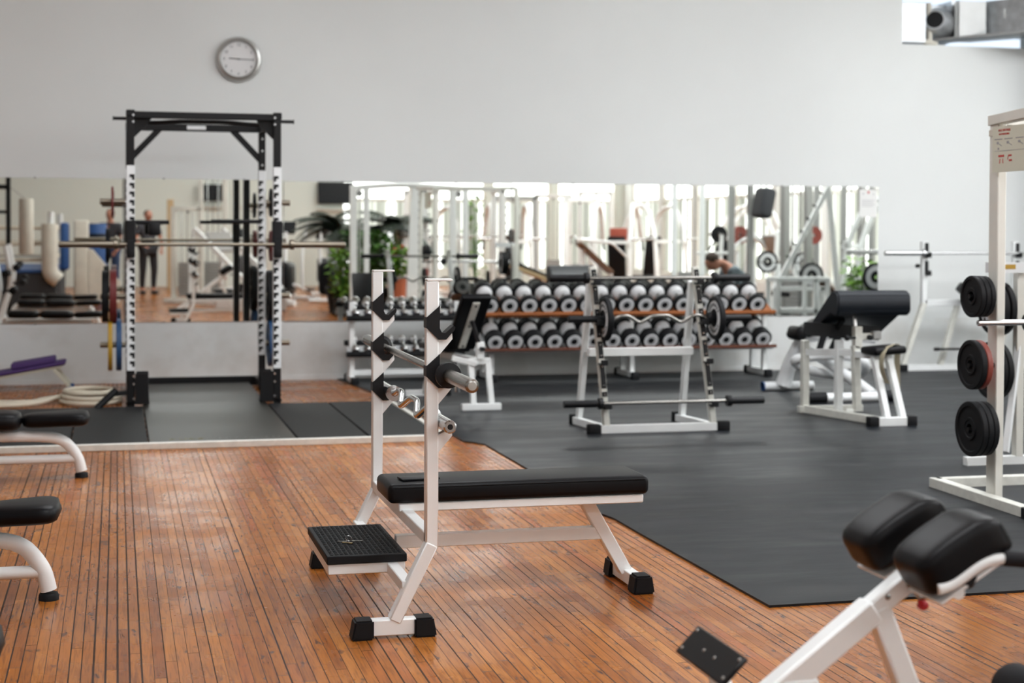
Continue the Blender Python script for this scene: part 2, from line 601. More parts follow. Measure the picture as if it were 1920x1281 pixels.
# front wall (behind the camera) and right wall, each pierced by tall windows
FW = [(5.2, 6.9), (7.05, 8.75), (8.9, 10.4), (10.55, 12.1)]
z0, z1 = .35, 3.7
b = B()
b.box(((XL + 5.2) / 2, YF - .1, 1.5), (5.2 - XL, .2, 3.0)); b.box(((XL + 5.2) / 2, YF - .1, 4.8), (5.2 - XL, .2, .4))
for x in (-5.75, -2.05, 1.65, 5.1):
    b.box((x, YF - .1, 3.8), (.3, .2, 1.6))
for a, c in ((6.9, 7.05), (8.75, 8.9), (10.4, 10.55), (12.1, XR + .2)):
    b.box(((a + c) / 2, YF - .1, ZC / 2), (c - a, .2, ZC))
b.box(((5.2 + XR) / 2, YF - .1, z0 / 2), (XR - 5.2, .2, z0))
b.box(((5.2 + XR) / 2, YF - .1, (z1 + ZC) / 2), (XR - 5.2, .2, ZC - z1))
struct(b.build('wall_front', 'wall_green'))
RW = [(-8.4 + i * 2.2, -8.4 + i * 2.2 + 1.95) for i in range(10)]
b = B()
b.box((XR + .1, (YF + WALL) / 2, z0 / 2), (.2, WALL - YF, z0))
b.box((XR + .1, (YF + WALL) / 2, (z1 + ZC) / 2), (.2, WALL - YF, ZC - z1))
edges = [YF] + [v for w_ in RW for v in w_] + [WALL]
for i in range(0, len(edges), 2):
    b.box((XR + .1, (edges[i] + edges[i + 1]) / 2, (z0 + z1) / 2), (.2, edges[i + 1] - edges[i], z1 - z0))
struct(b.build('wall_right', 'wall_plaster'))
k = 1
for a, c in FW:
    f = B()
    for x in (a + .03, c - .03):
        f.box((x, YF - .06, (z0 + z1) / 2), (.06, .06, z1 - z0), bev=.005)
    for z in (z0 + .03, 2.06, z1 - .03):
        f.box(((a + c) / 2, YF - .055, z), (c - a, .07, .07), bev=.005)
    o = struct(f.build('window_%d' % k, 'cream_paint'))
    B().box(((a + c) / 2, YF - .11, (z0 + z1) / 2), (c - a, .01, z1 - z0)).build('pane', 'day_front', o)
    k += 1
for a, c in RW:
    f = B()
    for y in (a + .03, c - .03):
        f.box((XR + .06, y, (z0 + z1) / 2), (.06, .06, z1 - z0), bev=.005)
    for z in (z0 + .03, 2.06, z1 - .03):
        f.box((XR + .055, (a + c) / 2, z), (.07, c - a, .07), bev=.005)
    o = struct(f.build('window_%d' % k, 'cream_paint'))
    B().box((XR + .11, (a + c) / 2, (z0 + z1) / 2), (.01, c - a, z1 - z0)).build('pane', 'day_right', o)
    k += 1
# unseen glowing panes added high in the front wall as fill light
for a, c in ((-5.6, -2.2), (-1.9, 1.5), (1.8, 4.95)):
    f = B()
    for x in (a + .03, c - .03, (a + c) / 2):
        f.box((x, YF - .06, 3.8), (.06, .06, 1.6), bev=.005)
    for z in (3.03, 4.57):
        f.box(((a + c) / 2, YF - .055, z), (c - a, .07, .07), bev=.005)
    o = struct(f.build('window_%d' % k, 'cream_paint'))
    B().box(((a + c) / 2, YF - .11, 3.8), (c - a, .01, 1.6)).build('pane', 'high_fill', o)
    k += 1
# unseen glowing ceiling panes, added for soft even light from above
for i, (x, y) in enumerate([(1.2, 9.4), (6.6, 9.4), (1.2, 3.0), (6.6, 3.0), (1.2, -4), (6.6, -4), (10.3, 9.4), (10.3, 3.0)]):
    o = struct(B().box((x, y, ZC - .02), (3.0, 2.3, .05), bev=.01).build('window_%d' % k, 'grey_metal'))
    B().box((x, y, ZC - .05), (2.8, 2.1, .01)).build('pane', 'roof_fill' if x < 5 else 'roof_fill_bright', o)
    k += 1
# pilaster added out of view to shade the right end of the mirror wall
struct(B().box((9.3, 13.95, ZC / 2), (.5, .6, ZC), bev=.01).build('trim_1', 'wall_plaster'))
# thin skirting line
struct(B().box(((XL + 9.05) / 2, WALL - .006, .02), (9.05 - XL, .012, .04)).build('baseboard_back', 'wall_plaster'))
# the loft behind the wall opening
b = B()
b.box((8.3, 16.2, 3.0), (3.0, .1, .1)); b.box((8.3, 15.3, 2.95), (3.4, 1.7, .1))
b.box((8.3, 15.3, 4.3), (3.4, 1.7, .1)); b.box((6.9, 15.3, 3.6), (.1, 1.7, 1.3))
struct(b.build('trim_2', 'ceiling_paint'))
o = struct(B().box((8.6, 16.1, 3.6), (3.4, .06, .06)).build('window_%d' % k, 'grey_metal'))
B().box((8.6, 16.2, 3.22), (3.6, .02, .5)).build('pane', 'niche_day', o)

# ducts in the opening
t = thing('ventilation_duct', 'galvanised air duct with an open round pipe in the wall opening, top right', 'duct', (8.1, 14.3, 3.23))
b = B()
b.box((7.70, 14.55, 3.45), (.30, .5, .40), bev=.006)
b.box((8.02, 14.75, 3.46), (.36, .4, .42), bev=.006)
b.build('sheet_box', 'galvanised', t)
b = B().lathe([(.0, .1), (.17, .1), (.175, .12), (.175, .0), (.155, -.14), (.10, -.26), (.085, -.26), (.085, -.02), (0, -.02)], (8.11, 14.5, 3.455), (.62, .75, -.12))
b.build('elbow', 'galvanised', t)
B().disc((7.948, 14.305, 3.487), (.62, .75, -.12), .084, .012).build('opening', 'black_plastic', t)
b = B()
b.prism([(8.20, 14.42), (8.55, 14.36), (9.0, 13.6), (9.0, 14.2), (8.6, 14.75), (8.2, 14.75)], 'xy', 3.33, 3.70)
b.build('branch_box', 'galvanised', t)
b = B()
b.box((8.35, 14.32, 3.50), (.34, .02, .36), bev=.004)
b.prism([(8.19, 3.30), (8.22, 3.30), (8.48, 3.40), (8.48, 3.68), (8.19, 3.68)], 'xz', 14.25, 14.33)
b.build('shield_plate', 'white_paint', t)
b = B()
b.tube((7.93, 14.37, 3.24), (7.91, 14.37, 3.66), .03, 10)
b.tube((7.85, 14.36, 3.27), (8.0, 14.36, 3.25), .03, 10)
b.build('sealing_tape', 'canvas_white', t)
b = B().box((8.80, 14.30, 3.56), (.30, .25, .11), bev=.01)
b.build('fan_housing', 'white_paint', t)
b = B().beam((8.1, 14.5, 3.30), (8.9, 13.72, 3.34), .3, .02)
b.build('underside_panel', 'grey_metal', t)

# ================================================================ rubber floor and platform
b = B().prism([(1.94, 14.22), (1.96, 13.95), (2.06, 13.0), (2.14, 12.3), (2.16, 9.85), (2.20, 9.80), (2.26, 9.68), (2.265, 8.5), (2.24, 7.25), (2.275, 7.05), (2.275, 6.72), (2.295, 5.28), (7.5, 5.32), (7.5, 4.0), (12.0, 4.0), (12.0, 14.22)], 'xy', 0, .009)
tag(b.build('rubber_flooring', 'floor_rubber'), 'large black rubber mat covering the wood floor on the right side of the gym', 'mat')
for i, (x0, x1, lab) in enumerate([(-2.02, -1.16, 'black rubber platform tile at the far left end, beyond the flat bench'), (-1.15, -.29, 'black rubber platform tile behind the left flat bench'), (-.28, .185, 'narrow black rubber platform tile just left of the grey centre mat'), (1.115, 1.565, 'black rubber platform tile just right of the grey centre mat'), (1.575, 2.03, 'black rubber platform tile at the right end of the lifting platform')]):
    o = B().box(((x0 + x1) / 2, 11.0, .02), (x1 - x0, 2.06, .036), bev=.004).build('platform_tile', 'tile_rubber')
    tag(o, lab, 'mat', 'rubber tiles of the lifting platform')
t = thing('lifting_platform', 'lifting platform with dark grey centre mat, worn lettering and pale metal edging', 'platform', (.65, 11.9, 0))
PLAT = t
B().box((.65, 11.86, .02), (.915, 3.78, .036), bev=.004).build('mat_sheet', 'inner_mat', t)
x = .315
for i, ch in enumerate('PURESTRENGTH'):
    text(ch, .078, (x, 10.07, .0382), (0, 0, 0), 'letter_olive' if i < 4 else 'letter_grey', t, 'letter')
    x += .0585
b = B()
b.box((0, 9.945, .021), (4.08, .045, .042), bev=.004)
b.box((2.058, 10.98, .021), (.045, 2.1, .042), bev=.004)
b.build('metal_edging', 'aged_paint', PLAT)

# ================================================================ mirrors
mx = [-6 + .02, -2.9, .05, 1.455, 3.57, 5.94, 7.32]
names = ['mirror panel at the far left behind the boxing ring reflection', 'mirror panel on the left, behind the purple step board', 'narrow mirror panel inside the power rack', 'mirror panel right of the power rack, above the chrome dumbbells', 'mirror panel above the middle of the rubber dumbbell rack', 'mirror panel at the right end with the paper notice']
for i in range(len(mx) - 1):
    a, c = mx[i] + .002, mx[i + 1] - .002
    dz = .004 * ((i * 7) % 3 - 1)
    t = thing('wall_mirror', names[i], 'mirror', ((a + c) / 2, WALL, .53 + dz), 0, 'wall mirror panels')
    b = B().box(((a + c) / 2, WALL - .006, 1.165 + dz), (c - a, .006, 1.27), bev=.0015)
    b.build('glass', 'mirror_glass', t)
    for f in (.25, .75):
        for z in (.532, 1.80):
            B().box((a + (c - a) * f, WALL - .010, z + dz), (.02, .012, .012)).build('clip', 'grey_metal', t)
# notice
t = thing('paper_notice', 'white paper notice taped on the top right corner of the mirror', 'notice', (7.21, WALL, 1.52))
B().box((7.205, WALL - .0105, 1.64), (.19, .001, .27)).build('sheet', 'paper', t)
b = B(); b.disc((7.15, WALL - .0115, 1.735), (0, 1, 0), .007, .001, 12); b.disc((7.262, WALL - .0115, 1.73), (0, 1, 0), .006, .001, 12)
for j in range(4):
    b.box((7.205 - (.01 if j % 2 else 0), WALL - .0115, 1.67 - j * .019), (.14 - .02 * (j % 2), .001, .004))
b.build('print_lines', 'ink_grey', t)
B().disc((7.207, WALL - .0115, 1.75), (0, 1, 0), .012, .001, 12).build('red_mark', 'ink_red', t)

# ================================================================ wall clock
cx, cz = 1.055, 2.875
t = thing('wall_clock', 'round silver wall clock with white face showing quarter past nine', 'clock', (cx, WALL, cz))
b = B().lathe([(.185, 0), (.197, -.012), (.2, -.03), (.19, -.048), (.172, -.055), (.16, -.045), (.155, -.03), (.155, -.02)], (cx, WALL, cz), (0, 1, 0), 56)
b.build('rim', 'brushed', t)
B().disc((cx, WALL - .012, cz), (0, 1, 0), .158, .02, 48).build('dial', 'clock_face', t)
for n_ in range(1, 13):
    a = PI / 2 - n_ * PI / 6
    s_ = str(n_)
    text(s_, .036, (cx + .128 * math.cos(a), WALL - .0228, cz + .128 * math.sin(a) - .013), (PI / 2, 0, 0), 'ink', t, 'numeral', align='CENTER')
b = B().beam((cx + .012, WALL - .026, cz), (cx - .085, WALL - .026, cz + .006), .004, .008)
b.build('hour_hand', 'ink', t)
b = B().beam((cx - .02, WALL - .029, cz), (cx + .125, WALL - .029, cz - .003), .004, .006)
b.disc((cx, WALL - .029, cz), (0, 1, 0), .008, .006, 14)
b.build('minute_hand', 'ink', t)


# ================================================================ barbells
def olympic_bar(lab, c, ax, L=2.2, rs=.025, rb=.014, sl=.415, matb='bar_steel', mats='bar_steel', collar=.038, collar_m=None, name='barbell', grp=None, base=None, ring_m=None):
    """bar centred at c along ax"""
    c = V(c); ax = V(ax).normalized()
    t = thing(name, lab, 'barbell', base or c, 0, grp)
    B().tube(c - ax * (L / 2 - sl + .01), c + ax * (L / 2 - sl + .01), rb, 14).build('shaft', matb, t)
    for sg in (-1, 1):
        b = B()
        b.lathe([(0, L / 2), (rs * .7, L / 2), (rs, L / 2 - .004), (rs, L / 2 - sl)], c, ax * sg, 24)
        o = b.build('sleeve', mats, t)
        b = B().lathe([(rb, L / 2 - sl - .03), (collar * .7, L / 2 - sl - .03), (collar, L / 2 - sl - .02), (collar, L / 2 - sl + .005), (rs, L / 2 - sl + .008)], c, ax * sg, 24)
        b.build('collar', collar_m or mats, o)
        b = B().disc(c + ax * sg * (L / 2 + .0005), ax, rs * .62, .002, 18)
        b.build('end_cap', ring_m or 'brushed', o)
    return t


def plate(c, ax, r, th, m, lab, hub='black_plastic', grp=None, ring=None, name='weight_plate', rim=True, par=None):
    t = thing(name, lab, 'weight plate', c, 0, grp) if par is None else par
    b = B()
    h = th / 2
    pr = [(.026, -h * .8), (r * .30, -h * .8), (r * .32, -h), (r * .40, -h), (r * .42, -h * .55), (r * .80, -h * .55), (r * .83, -h), (r - .004, -h), (r, -h + .004), (r, h - .004), (r - .004, h), (r * .83, h), (r * .80, h * .55), (r * .42, h * .55), (r * .40, h), (r * .32, h), (r * .30, h * .8), (.026, h * .8), (.026, -h * .8)]
    b.lathe(pr, c, ax, 40)
    o = b.build('disc', m, t)
    if ring:
        for sg in (-1, 1):
            bb = B().lathe([(r * .43, h * .6), (r * .43, h * .56 + .003), (r * .80, h * .56 + .003), (r * .80, h * .6)], c, V(ax) * sg, 36)
            bb.build('painted_ring', ring, t)
    return t


# ================================================================ foreground bench with bar rack
CY = 5.77
t = thing('bench_press_rack', 'white flat bench with two upright bar racks and black padding in the foreground', 'bench', (1.3, CY, 0))
for yu, nh in ((5.19, 2), (6.33, 3)):
    b = B()
    b.beam((1.026, yu, .29), (1.026, yu, 1.197), .042, .042, .004)
    b.beam((1.026, yu, .31), (.90, yu, .055), .042, .05, .004, upv=(0, 1, 0))
    b.box((1.05, yu, 1.199), (.088, .044, .008), bev=.002)
    b.build('upright', 'white_paint', t)
    b = B().beam((.80, yu, .036), (.99, yu, .036), .044, .055, .004)
    b.build('foot_bar', 'white_paint', t)
    for x0, x1, sg in ((.752, .828, 1), (.966, 1.042, -1)):
        b = B().prism([(x0 + (.012 if sg > 0 else 0), .066), (x1 - (0 if sg > 0 else .012), .066), (x1, .0), (x0, .0)], 'xz', yu - .036, yu + .036)
        bmesh.ops.bevel(b.bm, geom=b.bm.edges[:], offset=.006, segments=2, affect='EDGES')
        b.build('rubber_foot', 'rubber', t)
    for i in range(3):
        zs = 1.045 - .163 * i
        # white gusset
        g = B().prism([(1.045, zs - .042), (1.092, zs - .018), (1.094, zs - .045), (1.047, zs - .10), (1.045, zs - .105)], 'xz', yu - .018, yu + .018)
        go = g.build('hook_gusset', 'white_paint', t)
        if yu < 5.5 and i == 2:
            continue
        g = B()
        hk = [(1.049, zs + .068), (1.049, zs - .008), (1.056, zs - .022), (1.068, zs - .024), (1.096, zs + .001), (1.102, zs - .004), (1.100, zs - .014), (1.071, zs - .046), (1.045, zs - .046), (1.0035, zs - .006), (1.0035, zs + .028)]
        hk2 = [(1.0465, zs + .066), (1.049, zs - .008), (1.056, zs - .022), (1.068, zs - .024), (1.096, zs + .001), (1.102, zs - .004), (1.100, zs - .014), (1.071, zs - .046), (1.045, zs - .046), (1.0055, zs - .006), (1.0055, zs + .028)]
        g.prism(hk, 'xz', yu - .026, yu + .026)
        g.build('bar_hook', 'black_plastic', t)
b = B()
b.beam((1.026, 5.19, .325), (1.026, 6.33, .325), .042, .042)
b.beam((.948, 5.19, .165), (.948, 6.33, .165), .040, .04)
b.build('cross_member', 'white_paint', t)
B().beam((1.005, CY, .205), (1.82, CY, .205), .045, .048).build('spine', 'white_paint', t)
b = B(); b.box((1.465, CY, .352), (.94, .26, .032), bev=.004); b.build('pad_frame', 'white_paint', t)
b = B().beam((1.735, CY, .345), (1.905, CY, .05), .05, .05, .004, upv=(0, 1, 0)); b.build('rear_leg', 'white_paint', t)
B().beam((1.915, CY - .13, .036), (1.915, CY + .13, .036), .045, .05).build('rear_foot_bar', 'white_paint', t)
for sg in (-1, 1):
    yc = CY + sg * .155
    b = B().prism([(1.885, .07), (1.95, .07), (1.962, .0), (1.875, .0)], 'xz', yc - .04, yc + .04)
    bmesh.ops.bevel(b.bm, geom=b.bm.edges[:], offset=.007, segments=2, affect='EDGES')
    b.build('rubber_foot', 'rubber', t)
b = B().box((1.455, CY, .404), (1.0, .285, .072), bev=.022, seg=4)
p_ = b.build('bench_pad', 'vinyl', t, 60)
b = B().path([(.975, CY - .1435, .427), (1.935, CY - .1435, .427)], .0018, n=6)
b.build('seam', 'vinyl', p_)
# spotter step: support, tray, rubber top
b = B().box((.855, CY, .170), (.275, .56, .038), bev=.003)
b.build('step_tray', 'white_paint', t)
b = B().box((.855, CY, .2035), (.285, .575, .029), bev=.003)
for i in range(15):
    for j in range(27):
        b.box((.733 + i * .0174, CY - .262 + j * .0202, .2186), (.011, .0075, .003), Matrix.Rotation(.5 if (i + j) % 2 else -.5, 3, 'Z'))
b.build('step_tread', 'rubber', t)

# bars lying in its hooks
olympic_bar('chrome barbell lying in the middle hooks of the foreground bench rack', (1.068, 5.80, .883), (0, 1, 0), 2.1, .0225, .0135, .36, 'steel', 'steel', .043, 'black_plastic')


def ez_bar(lab, c, ax, side, L=1.2, sl=.24, rs=.025, rb=.0135, amp=.045, mb='chrome', ms='chrome', collar_m=None, name='curl_bar', cr=.036):
    c = V(c); ax = V(ax).normalized(); sd = V(side).normalized()
    t = thing(name, lab, 'barbell', c)
    i0 = L / 2 - sl
    pts = [(-i0, 0), (-i0 * .93, 0), (-i0 * .80, .65), (-i0 * .66, .65), (-i0 * .42, -1), (-i0 * .15, .65), (i0 * .15, .65), (i0 * .42, -1), (i0 * .66, .65), (i0 * .80, .65), (i0 * .93, 0), (i0, 0)]
    b = B().path([c + ax * a + sd * s_ * amp for a, s_ in pts], rb, .028, 14)
    b.build('shaft', mb, t)
    for sg in (-1, 1):
        b = B().lathe([(.008, L / 2 - .03), (.008, L / 2), (rs * .8, L / 2), (rs, L / 2 - .005), (rs, i0 + .012)], c, ax * sg, 24)
        o = b.build('sleeve', ms, t)
        B().lathe([(rb, i0 - .012), (cr, i0 - .012), (cr, i0 + .006), (rs, i0 + .012)], c, ax * sg, 24).build('collar', collar_m or ms, o)
        B().disc(c + ax * sg * (L / 2 - .002), ax, .011, .006, 14).build('bore', 'black_plastic', o)
    return t


ez_bar('chrome curl bar hanging in the lowest hooks of the foreground bench rack', (1.068, 5.78, .715), (0, 1, 0), (.45, 0, .9), 1.40, .30, .0225, .0120, .032, cr=.031)

# phone and keys
o = B().box((1.085, 5.73, .4455), (.145, .072, .008), Matrix.Rotation(.12, 3, 'Z'), bev=.003, seg=2).build('mobile_phone', 'black_plastic')
origin_to(o, (1.085, 5.73, .4415)); tag(o, 'small black phone lying on the foreground bench pad by the upright', 'phone')
t = thing('key_bunch', 'small bunch of keys on a ring lying on the rubber spotter step', 'keys', (.825, 5.72, .2205))
rg = [(.825 + .011 * math.cos(a), 5.733 + .014 * math.sin(a), .2305 + .007 * math.sin(a)) for a in [i * PI / 10 for i in range(20)]]
B().rings([(p, .0011) for p in rg], 6, closed=True).build('ring', 'chrome', t)
for (dx, dy, an, m_) in ((.026, 0.0, -.1, 'steel'), (-.020, .0, 2.9, 'steel'), (-.008, -.028, 2.6, 'brass')):
    b = B(Matrix.Translation((.825 + dx, 5.72 + dy, .2225)) @ Matrix.Rotation(an, 4, 'Z'))
    b.disc((-.010, 0, 0), (0, 0, 1), .008, .0024, 14, .0005)
    b.box((.010, 0, 0), (.026, .007, .0022)); b.box((.017, -.004, 0), (.004, .004, .002)); b.box((.021, -.004, 0), (.003, .003, .002))
    b.build('key', m_, t)

# ================================================================ power rack
t = thing('power_rack', 'tall black power rack with white perforated posts and a pull-up bar', 'power rack', (.65, 12.7, 0))
PX = (.10, 1.189); YA, YB = 12.12, 13.42
for x in PX:
    for y in (YA, YB):
        z_lo, z_hi = (.30, 1.835) if y == YA else (.30, 1.855)
        b = B().box((x, y, 1.12), (.056, .07, 2.22), bev=.004)
        o = b.build('post', 'black_paint', t)
        b = B()
        b.box((x, y - .0365, (z_lo + z_hi) / 2), (.056, .003, z_hi - z_lo), bev=.001)
        b.box((x + (.0295), y, (z_lo + z_hi) / 2), (.003, .07, z_hi - z_lo), bev=.001)
        b.box((x - (.0295), y, (z_lo + z_hi) / 2), (.003, .07, z_hi - z_lo), bev=.001)
        b.build('hole_strip', 'rack_white', o)
        b = B()
        n_ = 24; z_ = z_lo + .06
        sx = 1 if x < .5 else -1
        if y == YB:
            sx = -1
        while z_ < z_hi - .05:
            b.box((x + .010 * sx, y - .0385, z_), (.036, .003, .022))
            b.box((x + .019 * sx, y - .0385, z_ - .018), (.018, .003, .026))
            z_ += .0635
        b.build('keyhole', 'black_plastic', o)
b = B()
b.box((.645, YA, 2.215), (1.15, .055, .05), bev=.004)
b.build('front_crossbar', 'black_paint', t)
b = B(); b.box((.645, YB, 2.205), (1.15, .06, .06), bev=.004); b.build('rear_crossbar', 'black_paint', t)
b = B(); b.box((.645, YB - .034, 2.205), (.155, .004, .032), bev=.002); b.build('name_plate', 'rack_white', t)
b = B(); b.path([(.12, YA + .12, 2.165), (.30, YA + .10, 2.165), (.45, YA + .06, 2.175), (.84, YA + .06, 2.175), (.99, YA + .10, 2.165), (1.17, YA + .12, 2.165)], .016, .1)
b.build('pull_up_bar', 'black_paint', t)
for x in PX:
    b = B(); b.box((x, (YA + YB) / 2, 2.20), (.055, YB - YA, .06), bev=.004)
    b.box((x, YA, 2.225), (.066, .085, .05), bev=.006)
    b.build('top_side_rail', 'black_paint', t)
    b = B(); b.box((x, (YA + 13.84) / 2, .06), (.055, 13.84 - YA, .05), bev=.004); b.build('base_side_rail', 'black_paint', t)
    sg = 1 if x < .5 else -1
    b = B().beam((x, YB, 1.93), (x + sg * .245, YB, 2.19), .05, .042, upv=(0, 1, 0)); b.build('corner_brace', 'black_paint', t)
    b = B().prism([(x, 2.20), (x + sg * .16, 2.20), (x + sg * .12, 2.14), (x, 2.02)], 'xz', YA + .03, YA + .04); b.build('gusset', 'black_paint', t)
    b = B(); b.box((x + sg * .085, YA + .02, .17), (.09, .012, .24), bev=.004); b.box((x + sg * .05, YA + .02, .055), (.17, .11, .02), bev=.004)
    b.prism([(x + sg * .03, .28), (x + sg * .12, .28), (x + sg * .135, .05), (x + sg * .03, .05)], 'xz', YA - .05, YA - .038)
    b.build('foot_plate', 'black_paint', t)
    b = B()
    for z in (.09, .20, .26, 2.16, 2.21):
        b.tube((x + sg * .02, YA - .036, z), (x + sg * .02, YA - .046, z), .009, 8)
    for z in (1.90, 2.02, 2.12):
        b.tube((x, YB - .036, z), (x, YB - .046, z), .009, 8)
    b.build('bolt', 'chrome', t)
    b = B().tube((x - sg * .03, YA, 2.185), (x - sg * .125, YA, 2.185), .013, 10); b.disc((x - sg * .125, YA, 2.185), (1, 0, 0), .018, .008); b.build('band_peg', 'black_paint', t)
    b = B(); b.box((x, YA, 1.325), (.075, .09, .20), bev=.008); b.box((x, YA - .065, 1.19), (.062, .06, .09), bev=.012, seg=2); b.box((x, YA - .09, 1.24), (.058, .014, .07), bev=.004)
    b.build('bar_catch', 'black_plastic', t)
    for z in (1.585, 1.22, .80, .40):
        b = B().tube((x - sg * .03, YB, z), (x - sg * .235, YB, z), .024, 16, cap=True)
        o = b.build('storage_peg', 'bar_steel', t)
b = B(); b.box((.645, 13.81, .045), (1.145, .05, .08), bev=.004); b.build('rear_base_bar', 'black_paint', t)
b = B(); b.path([(.13, YB - .10, 1.415), (.42, YB - .10, 1.415)], .017); b.box((.30, YB - .1, 1.36), (.10, .07, .11), bev=.02, seg=2); b.build('dip_handle', 'black_plastic', t)
b = B(); b.path([(.76, YB - .10, 1.425), (1.18, YB - .10, 1.425)], .017); b.build('dip_handle', 'black_plastic', t)
b = B(); b.beam((.07, YA - .02, .135), (-.045, YA - .04, .125), .035, .035); b.build('pivot_bracket', 'black_paint', t)
b = B(); b.tube((-.005, YA - .10, .165), (-.15, YA - .14, .03), .026, 16); b.build('pivot_sleeve', 'black_plastic', t)
olympic_bar('long steel barbell resting across the power rack catches, unloaded', (.645, YA - .068, 1.245), (1, 0, 0), 2.12, .024, .0135, .40)
for (x, z, r_, th, m_, l_) in [(-.035, 1.585, .125, .02, 'red_plate', 'small red plate on the top left storage peg of the power rack'),
                               (-.075, 1.22, .14, .03, 'rubber', 'small black plate on the second left peg of the power rack'),
                               (-.03, .80, .225, .055, 'red_plate', 'large dark red bumper plate on the left side of the power rack'),
                               (-.095, .80, .215, .05, 'rubber', 'large black bumper plate outside the dark red one, left of the power rack'),
                               (.015, .40, .215, .045, 'blue_plate', 'blue plate on the lowest left peg of the power rack'),
                               (-.055, .40, .215, .035, 'yellow_plate', 'yellow plate outside the blue one on the lowest left peg'),
                               (1.265, 1.585, .12, .02, 'rubber', 'black plate on the top right peg of the power rack'),
                               (1.27, 1.22, .13, .03, 'red_plate', 'red plate on the second right peg of the power rack'),
                               (1.255, .80, .215, .05, 'rubber', 'large black bumper plate on the right side of the power rack'),
                               (1.31, .80, .20, .03, 'red_plate', 'dark red plate outside the black bumper, right of the power rack'),
                               (1.265, .40, .20, .05, 'blue_plate', 'blue plate on the lowest right peg of the power rack')]:
    plate((x, YB, z), (1, 0, 0), r_, th, m_, l_, grp='plates stored on the power rack')

# ================================================================ chrome dumbbells and their rack
t = thing('dumbbell_rack', 'white two-tier rack with tilted black trays holding small chrome dumbbells', 'dumbbell rack', (2.45, 13.9, 0))
CX0, CX1 = 1.99, 3.00
for x in (CX0 + .03, CX1 - .03):
    B().box((x, 13.88, .37), (.045, .05, .70), bev=.004).build('post', 'white_paint', t)
    o = B().box((x, 13.88, .035), (.05, .40, .05), bev=.004).build('foot_bar', 'white_paint', t)
    for y in (13.68, 14.08):
        B().box((x, y, .032), (.07, .06, .062), bev=.008, seg=2).build('rubber_foot', 'rubber', t)
B().box(((CX0 + CX1) / 2, 13.90, .09), (CX1 - CX0, .04, .05), bev=.003).build('cross_bar', 'white_paint', t)
TIL = R(33)
for z in (.655, .335):
    for s_ in (-.085, .085):
        yy, zz = 13.86 + s_ * math.cos(TIL), z - .03 + s_ * math.sin(TIL)
        b = B().box(((CX0 + CX1) / 2, yy, zz), (CX1 - CX0 + .06, .05, .03), Matrix.Rotation(TIL, 3, 'X'), bev=.004)
        b.build('tray_rail', 'black_plastic', t)
    b = B().box(((CX0 + CX1) / 2, 13.86, z - .05), (CX1 - CX0 + .02, .12, .012), Matrix.Rotation(TIL, 3, 'X'))
    b.build('tray_backing', 'rack_white', t)


def chrome_db():
    t = thing('chrome_dumbbell', 'x', 'dumbbell', world=False)
    a = V((0, math.cos(TIL), math.sin(TIL)))
    B().lathe([(.0135, -.06), (.015, 0), (.0135, .06)], (0, 0, 0), a, 12).build('handle', 'chrome', t)
    for s_ in (-1, 1):
        b = B().lathe([(0, .045), (.026, .045), (.036, .053), (.036, .088), (.026, .098), (0, .098)], (0, 0, 0), a * s_, 8)
        b.build('head', 'chrome', t, 20)
    return t


first = chrome_db(); used = False
for tier, z in (('upper', .655), ('lower', .335)):
    for i in range(9):
        lab = 'chrome dumbbell, %s from the left on the %s tray of the small rack' % (ORD[i], tier)
        loc = (2.045 + i * .1085, 13.86, z + .005)
        if not used:
            first.location = loc; first['label'] = lab; first['group'] = 'chrome dumbbells'; used = True
        else:
            dup(first, loc, 0, lab, 'chrome dumbbells')

# ================================================================ rubber dumbbells and their rack
DX0, DX1 = 3.08, 5.93
TI = R(25)
t = thing('dumbbell_rack', 'long white two-tier rack with wood edged shelves full of large rubber dumbbells', 'dumbbell rack', (4.5, 13.8, 0))
for x in (3.25, 4.575, 5.88):
    b = B(); b.beam((x, 13.70, .05), (x, 13.70, .36), .045, .05); b.build('post', 'white_paint', t)
    b = B(); b.beam((x, 13.98, .05), (x, 13.98, .86), .045, .05); b.build('post', 'white_paint', t)
    b = B(); b.beam((x, 13.68, .34), (x, 14.0, .34 + .32 * math.tan(TI) * .7), .04, .045); b.beam((x, 13.68, .60), (x, 14.0, .74), .04, .045)
    b.beam((x, 13.69, .3), (x, 13.72, .62), .035, .035)
    b.build('shelf_arm', 'white_paint', t)
    B().box((x, 13.84, .045), (.05, .50, .05), bev=.004).build('foot_bar', 'white_paint', t)
    for y in (13.60, 14.09):
        B().box((x, y, .038), (.07, .06, .075), bev=.01, seg=2).build('rubber_foot', 'rubber', t)
for z in (.69, .372):
    o = B().box(((DX0 + DX1) / 2, 13.56 if z > .5 else 13.53, z - .072), (DX1 - DX0, .028, .030), bev=.004).build('shelf_edge', 'orange_wood' if z > .5 else 'dark_wood', t)
    b = B().box(((DX0 + DX1) / 2, 13.74, z - .022), (DX1 - DX0, .36, .016), Matrix.Rotation(TI, 3, 'X'), bev=.002)
    b.build('shelf_board', 'orange_wood' if z > .5 else 'rack_white', t)


